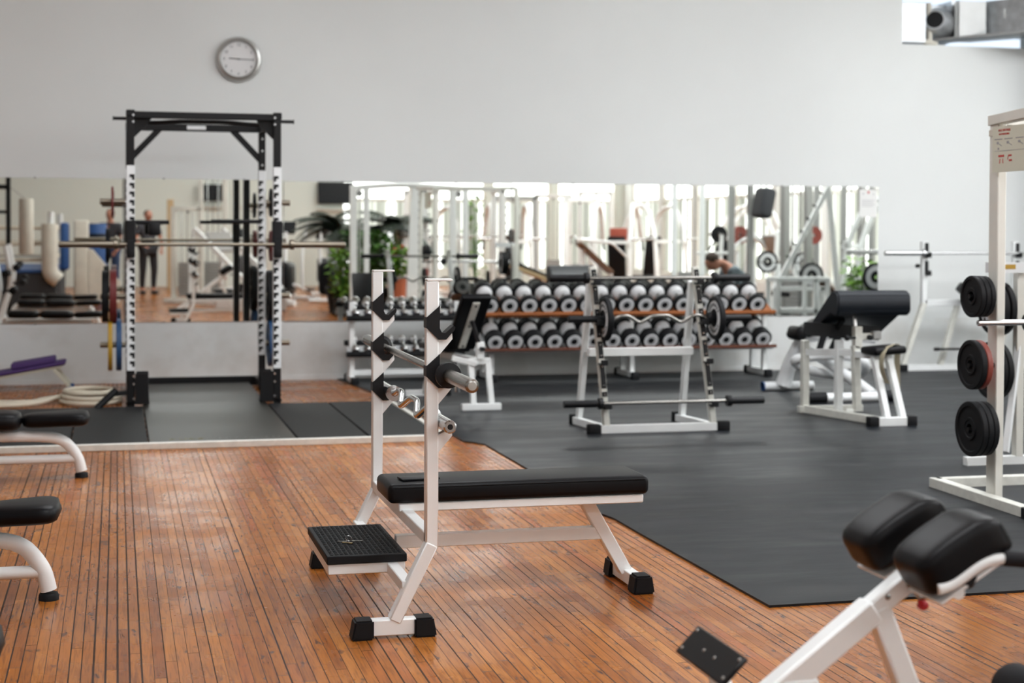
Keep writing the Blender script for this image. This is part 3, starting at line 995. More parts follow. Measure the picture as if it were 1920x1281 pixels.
def rubber_db(r, L, hl, mid, name='rubber_dumbbell'):
    t = thing(name, 'x', 'dumbbell', world=False)
    a = V((0, math.cos(TI), math.sin(TI)))
    B().lathe([(.017, -.075), (.020, 0), (.017, .075)], (0, 0, 0), a, 14).build('handle', 'steel', t)
    for s_ in (-1, 1):
        b = B().lathe([(0, L / 2 - hl), (r * .86, L / 2 - hl), (r, L / 2 - hl + .008), (r, L / 2 - .008), (r * .9, L / 2), (0, L / 2)], (0, 0, 0), a * s_, 28)
        h = b.build('head', 'rubber', t)
        b = B().lathe([(r * .34, L / 2), (r * .34, L / 2 + .0016), (r * .74, L / 2 + .0016), (r * .76, L / 2)], (0, 0, 0), a * s_, 28)
        b.build('end_ring', 'disc_white', h)
        b = B().lathe([(r * .44, L / 2 + .0016), (r * .44, L / 2 + .0026), (r * .52, L / 2 + .0026), (r * .52, L / 2 + .0016)], (0, 0, 0), a * s_, 24)
        b.build('ring_groove', 'ring_grey', h)
        b = B().lathe([(0, L / 2 + .004), (r * .30, L / 2 + .004), (r * .34, L / 2)], (0, 0, 0), a * s_, 20)
        b.build('hub', 'black_plastic', h)
        b = B().lathe([(.018, L / 2 - hl - mid), (r * .55, L / 2 - hl - mid + .004), (r * .74, L / 2 - hl - mid * .6), (r * .80, L / 2 - hl - mid * .25), (r * .80, L / 2 - hl)], (0, 0, 0), a * s_, 26)
        b.build('inner_plate', 'disc_white', h)
    return t


upp = rubber_db(.090, .31, .055, .055)
low = rubber_db(.0885, .34, .095, .04)
for i in range(15):
    x = 3.20 + i * .1815
    lab = 'black rubber dumbbell with white ends, %s from the left on the upper wood edged shelf' % ORD[i]
    loc = (x, 13.675, .752)
    if i == 0:
        upp.location = loc; upp['label'] = lab; upp['group'] = 'rubber dumbbells on the upper shelf'
    else:
        dup(upp, loc, 0, lab, 'rubber dumbbells on the upper shelf')
for i in range(15):
    x = 3.245 + i * .1815
    lab = 'thick black rubber dumbbell, %s from the left on the lower wood edged shelf' % ORD[i]
    loc = (x, 13.66, .437)
    if i == 0:
        low.location = loc; low['label'] = lab; low['group'] = 'rubber dumbbells on the lower shelf'
    else:
        dup(low, loc, 0, lab, 'rubber dumbbells on the lower shelf')

# ================================================================ A-frame barbell stand
t = thing('barbell_stand', 'white A-frame stand with black strips holding three short barbells', 'barbell stand', (3.5, 10.25, 0))
for x0, xt in ((3.145, 3.10), (3.905, 3.83)):
    xb = x0 + (.06 if x0 < 3.5 else .06)
    b = B().beam((x0 + .03, 10.03, .05), (xt, 10.13, 1.12), .042, .05, .004, upv=(0, 1, 0)); po = b.build('front_post', 'aged_paint', t)
    for j, (za, zb) in enumerate(((1.03, 1.11), (.86, 1.0), (.64, .845), (.50, .63), (.30, .485), (.245, .295))):
        f = lambda z: V((x0 + .03 + (xt - x0 - .03) * (z - .05) / 1.07, 10.03 + .10 * (z - .05) / 1.07 - .0275, z))
        b = B().beam(f(za + .008), f(zb - .008), .034, .006, .001, upv=(0, 1, 0)); b.build('wear_strip', 'black_plastic', po)
        b = B()
        for z in (za + .03, zb - .03):
            p = f(z); B().tube(p + V((0, -.003, 0)), p + V((0, -.007, 0)), .005, 8).build('screw', 'chrome', po)
    for z in (1.035, .765, .50, .21):
        p = V((x0 + .03 + (xt - x0 - .03) * (z - .05) / 1.07, 10.03 + .10 * (z - .05) / 1.07 - .03, z - .0))
        b = B(); b.box(p + V((.0, -.03, -.028)), (.05, .07, .014), bev=.003); b.box(p + V((0, -.063, -.015)), (.05, .012, .035), bev=.003)
        b.build('bar_cradle', 'black_plastic', po)
    b = B().beam((x0 - .02, 10.50, .05), (xt + .0, 10.18, 1.02), .042, .045, .004, upv=(0, 1, 0)); b.build('rear_post', 'white_paint', t)
    b = B().beam((x0 + .03, 10.0, .035), (x0 - .035, 10.55, .035), .045, .05); b.build('base_bar', 'white_paint', t)
    B().box((x0 - .035, 10.565, .038), (.07, .05, .078), bev=.008, seg=2).build('rubber_foot', 'rubber', t)
b = B().beam((3.10, 10.02, .036), (3.98, 10.02, .036), .045, .055); b.build('front_base_bar', 'white_paint', t)
for x in (3.085, 4.0):
    B().box((x, 10.02, .036), (.09, .07, .072), bev=.01, seg=2).build('rubber_foot', 'rubber', t)
b = B().beam((3.11, 10.24, .535), (3.86, 10.24, .535), .045, .055); b.build('middle_bar', 'white_paint', t)


def short_bar(lab, c, ang=0, L=1.42):
    c = V(c); ax = V((math.cos(ang), math.sin(ang), 0))
    t = thing('barbell', lab, 'barbell', c, 0, 'short barbells on the A-frame stand')
    B().tube(c - ax * (L / 2 - .2), c + ax * (L / 2 - .2), .0125, 14).build('shaft', 'steel', t)
    for sg in (-1, 1):
        o = B().lathe([(0, L / 2), (.022, L / 2), (.0245, L / 2 - .004), (.0245, L / 2 - .245)], c, ax * sg, 22).build('sleeve', 'black_plastic', t)
        B().lathe([(.0125, L / 2 - .27), (.036, L / 2 - .27), (.038, L / 2 - .265), (.038, L / 2 - .24), (.0245, L / 2 - .235)], c, ax * sg, 22).build('collar', 'black_plastic', o)


short_bar('straight barbell with black sleeves on the top cradles of the white A-frame stand', (3.50, 10.075, 1.045))
short_bar('straight barbell with black sleeves on the bottom cradles of the white A-frame stand', (3.575, 9.985, .212))
EC = (3.56, 10.045, .772)
ez_bar('curl bar with a round plate on each end in the middle of the A-frame stand', EC, (1, 0, 0), (0, -.15, 1), 1.30, .30, .0235, .0125, .032, 'steel', 'black_plastic', 'black_plastic')
for sg, l_ in ((-1, 'left'), (1, 'right')):
    t = plate((EC[0] + sg * .395, EC[1], EC[2]), (1, .22 * sg * 0 + .0, 0), .148, .035, 'rubber', 'round black plate with white lettered ring on the %s end of the curl bar' % l_, ring='disc_white', grp='plates on the curl bar')
    b = B().lathe([(.024, .02), (.04, .02), (.042, .045), (.03, .06), (.024, .06)], (EC[0] + sg * .395, EC[1], EC[2]), (-sg, 0, 0), 20)
    b.build('screw_collar', 'black_plastic', t)
    b = B()
    for a in [i * PI / 11 for i in range(22)]:
        if abs(math.sin(a)) > .35:
            b.box((EC[0] + sg * .395 - .0155, EC[1] + .092 * math.cos(a), EC[2] + .092 * math.sin(a)), (.002, .011, .018), Matrix.Rotation(a + PI / 2, 3, 'X'))
            b.box((EC[0] + sg * .395 + .0155, EC[1] + .092 * math.cos(a), EC[2] + .092 * math.sin(a)), (.002, .011, .018), Matrix.Rotation(a + PI / 2, 3, 'X'))
    b.build('ring_print', 'ink', t)

# ================================================================ incline bench with its back to the camera
t = thing('incline_bench', 'white incline bench seen from behind with a raised black backrest', 'bench', (2.6, 11.6, 0))
b = B().box((2.655, 11.5, .035), (.30, .05, .05), bev=.003); b.build('foot_bar', 'white_paint', t)
for x0, x1 in ((2.595, 2.58), (2.735, 2.71)):
    B().beam((x0, 11.5, .05), (x1, 11.54, .37), .042, .042).build('leg', 'white_paint', t)
b = B(); b.beam((2.56, 11.54, .375), (2.73, 11.54, .375), .045, .045); b.beam((2.62, 11.54, .38), (2.46, 12.45, .38), .045, .05)
b.beam((2.44, 11.56, .40), (2.62, 11.52, .355), .04, .04)
b.build('frame_rail', 'white_paint', t)
b = B(); b.beam((2.47, 12.40, .38), (2.44, 12.60, .04), .045, .045); b.box((2.44, 12.62, .03), (.40, .05, .05), bev=.003); b.build('front_leg', 'white_paint', t)
for x in (2.25, 2.63):
    B().box((x, 12.62, .03), (.05, .065, .06), bev=.006).build('rubber_foot', 'rubber', t)
# backrest, leaning back towards the camera
p0, p1 = V((2.56, 11.84, .455)), V((2.60, 11.42, .875))
ax = (p1 - p0).normalized(); sd = V((1, .10, 0)).normalized(); nr = ax.cross(sd).normalized(); sd = nr.cross(ax).normalized()
Rm = Matrix((sd, ax, nr)).transposed()
b = B().box((p0 + p1) / 2, (.235, (p1 - p0).length, .055), Rm, bev=.016, seg=3); b.build('backrest', 'vinyl', t, 60)
b = B().box((p0 + p1) / 2 + (nr if nr.y < 0 else -nr) * .034, (.056, (p1 - p0).length * .86, .012), Rm, bev=.002); q = b.build('mounting_plate', 'aged_paint', t)
bk = nr if nr.y < 0 else -nr
b = B()
for f in (.12, .5, .88):
    p = p0.lerp(p1, f) + bk * .043; b.tube(p, p + bk * .006, .009, 10)
b.build('bolt', 'black_plastic', q)
pm = p0.lerp(p1, .62) + bk * .05
b = B(); b.beam(pm, V((2.645, 11.53, .50)), .045, .03); b.build('strut', 'black_plastic', t)
b = B(); b.box((2.65, 11.53, .455), (.055, .055, .13), bev=.004); b.build('strut_socket', 'white_paint', t)
b = B(); b.tube((2.655, 11.50, .47), (2.655, 11.455, .47), .018, 14); b.build('locking_knob', 'black_plastic', t)
b = B(); b.tube((2.47, 11.60, .36), (2.50, 11.62, .14), .022, 12); b.build('chrome_leg', 'chrome', t)
b = B().box((2.50, 12.15, .445), (.26, .50, .06), Matrix.Rotation(.16, 3, 'Z'), bev=.018, seg=3); b.build('seat', 'vinyl', t, 60)

# ================================================================ preacher curl bench
t = thing('preacher_bench', 'white preacher curl bench with a large black arm pad and small black seat', 'bench', (5.2, 10.3, 0))
b = B().box((5.25, 9.99, .038), (.24, .05, .06), bev=.003); b.build('rear_foot_bar', 'white_paint', t)
for x in (5.105, 5.395):
    B().box((x, 9.99, .038), (.075, .072, .075), bev=.008, seg=2).build('rubber_foot', 'rubber', t)
for xb, xt_ in ((5.215, 5.225 - .03), (5.335, 5.30)):
    B().beam((xb, 9.99, .05), (xt_, 10.16, .50), .045, .05, .004, upv=(0, 1, 0)).build('seat_leg', 'white_paint', t)
b = B()
b.beam((5.20, 10.02, .036), (4.985, 10.86, .036), .05, .055)
b.beam((5.16, 10.45, .036), (5.24, 10.62, .036), .05, .05)
b.build('base_beam', 'aged_paint', t)
b = B().beam((4.93, 10.84, .036), (5.44, 10.82, .036), .045, .05); b.build('front_foot_bar', 'aged_paint', t)
b = B().beam((5.115, 10.55, .05), (5.115, 10.55, .57), .05, .055); b.build('post', 'white_paint', t)
b = B(); b.box((5.185, 10.40, .60), (.06, .055, .16), bev=.004); b.box((5.27, 10.40, .605), (.14, .04, .05), bev=.004); b.beam((5.19, 10.40, .08), (5.17, 10.40, .54), .052, .055); b.build('telescopic_post', 'aged_paint', t)
b = B().tube((5.195, 10.44, .60), (5.195, 10.47, .76), .017, 14); b.build('chrome_tube', 'chrome', t)
b = B(); b.tube((5.155, 10.37, .60), (5.09, 10.36, .60), .010, 12); b.disc((5.085, 10.36, .60), (1, 0, 0), .022, .028, 18, .006); b.disc((5.27, 10.37, .60), (0, 1, 0), .02, .03, 16, .005); b.build('adjusting_knob', 'black_plastic', t)
b = B(); b.box((5.325, 10.385, .615), (.065, .06, .06), bev=.006); b.build('weight_indicator', 'grey_metal', t)
b = B(); b.beam((5.17, 10.4, .49), (5.0, 10.85, .46), .045, .05); b.beam((5.17, 10.38, .48), (5.30, 10.12, .48), .045, .05); b.build('seat_rail', 'white_paint', t)
b = B(); b.beam((4.99, 10.86, .05), (4.99, 10.86, .55), .052, .055); b.build('front_post', 'aged_paint', t)
# small saddle seat
b = B(); b.box((5.275, 10.17, .525), (.25, .24, .055), Matrix.Rotation(-.07, 3, 'Y'), bev=.022, seg=4); b.build('seat', 'vinyl', t, 60)
# arm pad: thick rolled front, sloping board behind
prof = []
for i in range(13):
    a = R(-20 + i * 15); prof.append((10.375 - .088 * math.sin(a) * 1.0 + 0, .845 + .10 * math.cos(a)))
pts = [(10.35, .755), (10.315, .77), (10.300, .80), (10.305, .90), (10.325, .930), (10.37, .942), (10.42, .935), (10.80, .66), (10.815, .63), (10.79, .605), (10.76, .60), (10.42, .80), (10.40, .765)]
b = B()
b.prism(pts, 'yz', 4.985, 5.56)
bmesh.ops.bevel(b.bm, geom=b.bm.edges[:], offset=.012, segments=3, affect='EDGES')
for f in b.bm.faces:
    f.smooth = True
b.build('arm_pad', 'vinyl_blue', t, 50)
b = B(); b.box((5.25, 10.47, .76), (.40, .03, .02), bev=.004); b.box((5.12, 10.60, .655), (.03, .25, .03), Matrix.Rotation(R(-35), 3, 'X')); b.beam((4.86, 10.60, .655), (5.46, 10.60, .61), .022, .10); b.build('pad_bracket', 'black_plastic', t)
# belt over the seat
bl = [(5.245, 10.05, .30), (5.205, 10.035, .36), (5.185, 10.03, .43), (5.195, 10.035, .50), (5.235, 10.06, .548), (5.30, 10.10, .562), (5.345, 10.16, .565), (5.42, 10.22, .55), (5.43, 10.26, .48), (5.44, 10.28, .36), (5.445, 10.28, .20)]
b = B().path(bl, (.0035, .022), .05, 10)
o = b.build('lifting_belt', 'belt'); origin_to(o, (5.30, 10.10, .2)); tag(o, 'beige woven strap draped over the small seat of the preacher bench', 'strap')

# ================================================================ curved white bench behind the preacher bench
t = thing('curved_bench', 'white round-tube bench with looped frame and black pads behind the preacher bench', 'bench', (5.55, 12.0, 0))
B().tube((5.33, 12.42, .045), (5.78, 12.42, .045), .038, 16).build('foot_tube', 'rack_white', t)
B().tube((5.40, 11.45, .045), (5.98, 11.45, .045), .038, 16).build('foot_tube', 'rack_white', t)
for a, c in ((5.29, 5.44), (5.92, 6.05)):
    B().tube((a, 11.45, .047), (c, 11.45, .047), .046, 16).build('foot_grip', 'rubber', t)
B().lathe([(0, 0), (.04, 0), (.041, .012), (.035, .012)], (5.33, 12.42, .045), (-1, 0, 0), 14).build('end_cap', 'blue_pad', t)
b = B(); b.rings([((5.50, 12.40, .05), .07), ((5.55, 12.38, .25), .055), ((5.62, 12.34, .44), .045), ((5.64, 12.3, .52), .04)], 16); b.build('column', 'rack_white', t)
b = B(); b.path([(5.42, 12.1, .30), (5.60, 12.15, .20), (5.95, 12.05, .14), (6.02, 11.9, .22), (5.92, 11.75, .32), (5.75, 11.9, .35)], .04, .14, 14, closed=True); b.build('loop_frame', 'rack_white', t)
b = B(); b.path([(5.62, 12.35, .40), (5.75, 12.1, .28), (5.85, 11.6, .10), (5.85, 11.45, .06)], .045, .2, 14); b.build('spine', 'rack_white', t)
b = B(); b.path([(5.60, 12.2, .46), (5.85, 12.1, .50), (6.15, 12.0, .46)], .035, .1, 12); b.build('arm', 'rack_white', t)
b = B(); b.box((5.66, 12.2, .555), (.20, .22, .09), Matrix.Rotation(-.5, 3, 'Y'), bev=.035, seg=4); b.box((5.53, 12.2, .51), (.10, .24, .12), Matrix.Rotation(.3, 3, 'Y'), bev=.04, seg=4); b.build('pad', 'vinyl', t, 60)
b = B(); b.tube((5.63, 12.0, .34), (5.70, 12.0, .56), .028, 12); b.tube((5.72, 11.95, .36), (5.80, 11.9, .58), .03, 12); b.build('roller', 'foam', t)

# ================================================================ olympic bench at the right back
t = thing('olympic_bench', 'white bench press station with tall uprights against the right part of the wall', 'bench', (8.1, 13.9, 0))
for x in (7.635, 8.626):
    B().box((x, 13.9, .96), (.06, .05, .62), bev=.004).build('upright', 'white_paint', t)
    for z in (1.16, .985):
        b = B(); b.box((x + .012, 13.87, z + .03), (.035, .02, .13), bev=.004); b.box((x + .012, 13.84, z - .035), (.035, .07, .02), bev=.005); b.box((x + .012, 13.81, z - .02), (.035, .016, .045), bev=.004)
        b.box((x + .03, 13.86, z - .035), (.05, .04, .03), bev=.008)
        b.build('bar_hook', 'black_plastic', t)
    b = B().beam((x, 13.9, .67), (x - .22, 13.9, .06), .05, .06, .004, upv=(0, 1, 0)); b.build('rear_leg', 'aged_paint', t)
    b = B().tube((x - .07, 13.88, 1.03), (x - .10, 13.86, 1.03), .02, 14); b.build('safety_peg', 'black_plastic', t)
b = B(); b.beam((7.64, 13.9, .67), (8.65, 13.9, .67), .05, .06); b.build('cross_member', 'white_paint', t)
b = B(); b.beam((8.0, 13.9, .64), (7.82, 13.9, .06), .05, .05, .004, upv=(0, 1, 0)); b.build('brace', 'aged_paint', t)
b = B(); b.beam((7.42, 13.9, .035), (8.9, 13.9, .035), .05, .055); b.build('base_bar', 'white_paint', t)
B().box((7.41, 13.9, .037), (.10, .07, .074), bev=.01, seg=2).build('rubber_foot', 'rubber', t)
b = B(); b.beam((7.74, 13.80, .222), (8.30, 13.80, .222), .06, .02); b.tube((7.70, 13.80, .222), (7.75, 13.80, .222), .018, 10); b.build('foot_plate', 'black_plastic', t)
b = B(); b.beam((8.0, 13.78, .84), (8.45, 13.4, .50), .28, .055, .015); b.box((8.03, 13.76, .80), (.12, .25, .10), Matrix.Rotation(.7, 3, 'Y'), bev=.02, seg=3); b.build('bench_pad', 'vinyl', t)
b = B(); b.beam((8.2, 13.86, .66), (8.5, 13.2, .40), .05, .05); b.beam((8.5, 13.2, .42), (8.52, 13.15, .03), .05, .05); b.build('pad_support', 'white_paint', t)
olympic_bar('bright chrome barbell resting on the bench press uprights by the white wall', (8.27, 13.835, 1.155), (1, 0, 0), 2.18, .025, .014, .40, 'chrome', 'chrome', .042, base=(8.27, 13.835, 1.155))

# ================================================================ right-hand half rack with plates
t = thing('squat_rack', 'cream half rack with plate pegs and an exercise chart cut by the right edge', 'squat rack', (4.6, 7.05, 0))
b = B().box((4.275, 7.05, .98), (.048, .085, 1.92), bev=.005); po = b.build('rear_post', 'cream_paint', t)
b = B().beam((4.205, 6.60, .03), (4.225, 7.56, .03), .06, .055); b.build('side_base', 'aged_paint', t)
b = B().beam((4.22, 7.53, .03), (5.35, 7.53, .03), .06, .055); b.build('rear_base', 'aged_paint', t)
b = B().box((4.2, 6.60, .03), (.066, .08, .06), bev=.004); b.build('clamp', 'black_plastic', t)
b = B().beam((4.20, 6.55, .03), (4.20, 5.9, .03), .06, .055); b.build('front_base', 'aged_paint', t)
b = B().box((4.195, 6.44, .98), (.05, .06, 1.92), bev=.005); q = b.build('front_post', 'cream_paint', t)
b = B()
for i in range(16):
    z = .14 + i * .115
    b.lathe([(0, .008), (.009, .008), (.014, .004), (.014, 0)], (4.170, 6.43, z), (-1, 0, 0), 12)
b.build('bolt', 'steel', q)
b = B().beam((4.275, 7.10, 1.925), (4.195, 6.2, 1.955), .06, .05); b.build('top_rail', 'cream_paint', t)
b = B().box((4.24, 6.77, 1.86), (.012, .60, .03)); b.build('chart_holder', 'canvas_white', t)
B().box((5.33, 7.5, .98), (.05, .085, 1.92), bev=.005).build('rear_post', 'cream_paint', t)
B().beam((4.28, 7.08, 1.93), (5.33, 7.5, 1.93), .05, .05).build('rear_top_rail', 'cream_paint', t)
for z in (1.045, .70, .38):
    B().tube((4.25, 7.03, z), (4.11, 7.03, z), .0125, 14).build('plate_peg', 'black_paint', t)
pls = [(1.045, .104, 'rubber', .027, 3), (.705, .124, 'rubber', .03, 2), (.385, .138, 'rubber', .03, 3)]
for row, (z, r_, m_, th, n_) in zip(('top', 'middle', 'lowest'), pls):
    for i in range(n_):
        mm = 'red_brown' if (row == 'middle' and i == 1) else m_
        col = 'thin red plate behind the black one' if mm == 'red_brown' else ('black plate, outermost of its stack' if i == 0 else ('black plate, innermost of its stack' if i == n_ - 1 else 'black plate, middle of its stack'))
        plate((4.12 + i * (th + .002) + .012, 7.03, z), (1, 0, 0), r_ - .001 * i, th, mm, '%s, on the %s peg of the cream half rack' % (col, row), grp='plates on the cream half rack')
t2 = thing('barbell', 'chrome bar end sticking out across the cream half rack at the right edge', 'barbell', (4.6, 6.98, .917))
B().lathe([(.004, .0), (.0135, 0), (.0145, .003), (.0145, 1.25)], (4.118, 6.96, .917), (1, 0, 0), 20).build('shaft', 'chrome', t2)
B().lathe([(.0145, .27), (.045, .27), (.05, .29), (.05, .33), (.0145, .35)], (4.118, 6.96, .917), (1, 0, 0), 24).build('collar', 'black_plastic', t2)
# plates on the far side
t3 = thing('plate_tree', 'pale plate tree behind the cream half rack, mostly hidden by its post', 'plate tree', (5.15, 8.2, 0))
B().beam((5.12, 8.2, .05), (5.12, 8.2, 1.16), .05, .05).build('post', 'cream_paint', t3)
B().beam((4.78, 8.2, .03), (5.5, 8.2, .03), .05, .055).build('base', 'white_paint', t3)
B().beam((4.95, 8.05, .10), (5.12, 8.2, .7), .035, .04).build('brace', 'rack_white', t3)
b = B(); b.box((5.01, 8.15, 1.16), (.26, .04, .06)); b.build('top_plate', 'rack_white', t3)
b = B(); b.box((5.0, 8.128, 1.165), (.10, .002, .026)); b.build('yellow_label', 'yellow_plate', t3)
for z in (.92, .53):
    B().tube((5.12, 8.2, z), (4.85, 8.2, z), .0125, 12).build('plate_peg', 'steel', t3)
t = plate((4.955, 8.2, .92), (1, 0, 0), .15, .04, 'rubber', 'black plate with white lettered ring, seen through the cream half rack', ring='disc_white', grp='plates behind the cream half rack')
b = B()
for a in [i * PI / 12 for i in range(24)]:
    b.box((4.955 - .0195, 8.2 + .094 * math.cos(a), .92 + .094 * math.sin(a)), (.002, .012, .019), Matrix.Rotation(a + PI / 2, 3, 'X'))
b.build('ring_print', 'ink', t)
plate((5.0, 8.2, .92), (1, 0, 0), .155, .035, 'rubber', 'plain black plate behind the white lettered one, at the right edge', grp='plates behind the cream half rack')
plate((4.94, 8.2, .56), (1, 0, 0), .165, .035, 'rubber', 'black plate low behind the cream half rack, outer of two', grp='plates behind the cream half rack')
plate((4.98, 8.2, .56), (1, 0, 0), .165, .035, 'rubber', 'black plate low behind the cream half rack, inner of two', grp='plates behind the cream half rack')
# exercise chart
t = thing('exercise_chart', 'yellowed exercise chart with red figures fixed to the cream half rack', 'poster', (4.235, 6.8, 1.69))
B().box((4.232, 6.80, 1.775), (.003, .46, .225), bev=.0005).build('sheet', 'paper_old', t)
rz = (PI / 2, 0, -PI / 2)
text('MULTIPOWER', .017, (4.2298, 6.975, 1.862), rz, 'ink_red', t)
text('BODYBUILDING', .013, (4.2298, 6.97, 1.845), rz, 'ink_red', t)
b = B()
for (y0, w_, z) in ((7.0, .07, 1.815), (6.91, .07, 1.815), (6.81, .07, 1.815)):
    b.box((4.2298, y0 - w_ / 2 + .01, z + .01), (.001, w_, .004)); b.box((4.2298, y0 - .02, z - .008), (.001, .018, .012)); b.beam((4.2298, y0 - .03, z - .012), (4.2298, y0 - .055, z - .024), .001, .004)
b.box((4.2298, 6.83, 1.767), (.001, .36, .002)); b.box((4.2298, 6.975, 1.778), (.001, .012, .010))
b.build('printed_drawing', 'ink_grey', t)
b = B()
b.box((4.2297, 6.948, 1.742), (.001, .05, .010)); b.beam((4.2297, 6.958, 1.728), (4.2297, 6.962, 1.705), .001, .006); b.beam((4.2297, 6.935, 1.728), (4.2297, 6.932, 1.705), .001, .006)
b.box((4.2297, 6.87, 1.742), (.001, .03, .008)); b.beam((4.2297, 6.885, 1.738), (4.2297, 6.89, 1.722), .001, .005); b.box((4.2297, 6.865, 1.718), (.001, .026, .009))
b.build('red_figure', 'ink_red', t)

# ================================================================ back extension bench, lower right
t = thing('back_extension_bench', 'white back extension bench with two thick black hip pads, close in the lower right', 'bench', (1.6, 3.1, 0))
B0, B1 = V((.89, 3.08, .05)), V((1.69, 3.08, .64))
d = (B1 - B0).normalized()
b = B().beam(B0, B0.lerp(B1, .86), .052, .056, .006, upv=(0, 1, 0), roll=PI / 2); b.build('main_beam', 'white_paint', t)
b = B().beam(B0.lerp(B1, .80), B1, .044, .046, .006, upv=(0, 1, 0), roll=PI / 2); b.build('sliding_tube', 'white_paint', t)
pj = B0.lerp(B1, .87)
b = B().beam(pj, (1.80, 3.08, .04), .046, .048, .006, upv=(0, 1, 0), roll=PI / 2); b.build('front_leg', 'white_paint', t)
b = B().box((.89, 3.08, .03), (.075, .52, .06), bev=.008); b.build('base_bar', 'white_paint', t)
b = B().box((1.81, 3.08, .03), (.075, .52, .06), bev=.008); b.build('base_bar', 'white_paint', t)
b = B().box((1.40, 3.08, .375), (.09, .06, .10), bev=.01); b.build('gusset_box', 'white_paint', t)
# pads
for yc, nm in ((3.19, 'far'), (2.95, 'near')):
    A, E_ = V((1.60, yc, .65)), V((1.78, yc, .754))
    pd = (E_ - A).normalized()
    b = B()
    L_ = .215; W_ = .155; H_ = .088
    Rm = Matrix.Rotation(-math.atan2(E_.z - A.z, E_.x - A.x) + .0, 3, 'Y')
    t_ = bmesh.new(); bmesh.ops.create_cube(t_, size=1)
    bmesh.ops.subdivide_edges(t_, edges=t_.edges[:], cuts=7, use_grid_fill=True)
    vs = []
    for v in t_.verts:
        x, y, z = v.co * 2
        k_ = .22
        # superellipsoid rounding
        n_ = (abs(x) ** 6 + abs(y) ** 6 + abs(z) ** 6) ** (1 / 6)
        m_ = max(abs(x), abs(y), abs(z))
        f = m_ / n_
        X_, Y_, Z_ = x * f, y * f, z * f
        zz = Z_ * H_ / 2 + .012 * (1 - X_ * X_) - (.020 * (X_ > .55) * (X_ - .55) / .45) + (.012 if X_ > .3 else 0) * (X_ - .3)
        vs.append(Matrix.Translation((A + E_) / 2) @ (Rm @ V((X_ * L_ / 2, Y_ * W_ / 2, zz))))
    t_.verts.ensure_lookup_table()
    b._add(vs, [[v.index for v in f.verts] for f in t_.faces], True)
    t_.free()
    po = b.build('hip_pad', 'vinyl', t, 80)
    b = B().beam(A + V((.03, 0, -.042)), E_ + V((.01, 0, -.052)), .135, .008, .002); b.build('pad_plate', 'white_paint', t)
b = B(); b.tube((1.68, 2.90, .625), (1.68, 3.26, .625), .014, 14); b.build('pad_axle', 'white_paint', t)
b = B(); b.path([(1.62, 2.88, .640), (1.655, 2.88, .648), (1.722, 2.88, .692), (1.765, 2.88, .697), (1.80, 2.88, .694)], .012, .04, 14); b.build('handle', 'white_paint', t)
b = B(); b.tube((1.767, 2.88, .697), (1.93, 2.88, .678), .0165, 16); b.build('hand_grip', 'foam', t)
b = B(); b.box((1.695, 2.90, .655), (.035, .04, .036), Matrix.Rotation(.55, 3, 'Y'), bev=.008); b.build('tube_cap', 'black_plastic', t)
b = B(); b.tube((1.645, 3.05, .612), (1.672, 3.045, .583), .006, 12); b.build('pin', 'steel', t)
b = B(); b.ball((1.678, 3.045, .566), .0125, 18, 12, (1, 1, .9)); b.lathe([(.008, 0), (.010, -.010), (.008, -.016)], (1.674, 3.045, .578), (-.3, 0, 1), 14); b.build('red_knob', 'red_knob', t)
B().disc(B0.lerp(B1, .90) + V((-.008, -.024, .004)), (0, 1, 0), .006, .006, 12).build('bolt', 'steel', t)
# foot plate
fa, fb = V((1.240, 3.095, .500)), V((1.186, 3.095, .446))
dd = (fb - fa).normalized()
b = B().beam(fa + V((0, 0, 0)), fb, .27, .010, .003); fp = b.build('foot_plate', 'black_paint', t)
nn = V((dd.z, 0, -dd.x));
nn = nn if nn.z > 0 else -nn
b = B()
for f, yy in ((.15, -.12), (.80, -.12), (.5, -.03), (.5, .03), (.15, .12), (.80, .12)):
    p = fa.lerp(fb, f) + V((0, yy, 0)) + nn * .005
    B().lathe([(0, .002), (.003, .002), (.004, 0)], p, nn, 12).build('screw', 'brushed', fp)
b = B().beam(fa.lerp(fb, .5) + V((.012, 0, -.012)), (1.25, 3.08, .33), .04, .04); b.build('foot_plate_arm', 'white_paint', t)
b = B(); b.lathe([(0, 0), (.05, 0), (.055, -.01), (.055, -.10), (.05, -.11), (0, -.11)], (1.895, 3.05, .375), (0, 1, 0), 20); b.build('ankle_roller', 'foam', t)
b = B(); b.tube((1.895, 3.0, .375), (1.78, 3.1, .36), .012, 10); b.build('roller_arm', 'steel', t)

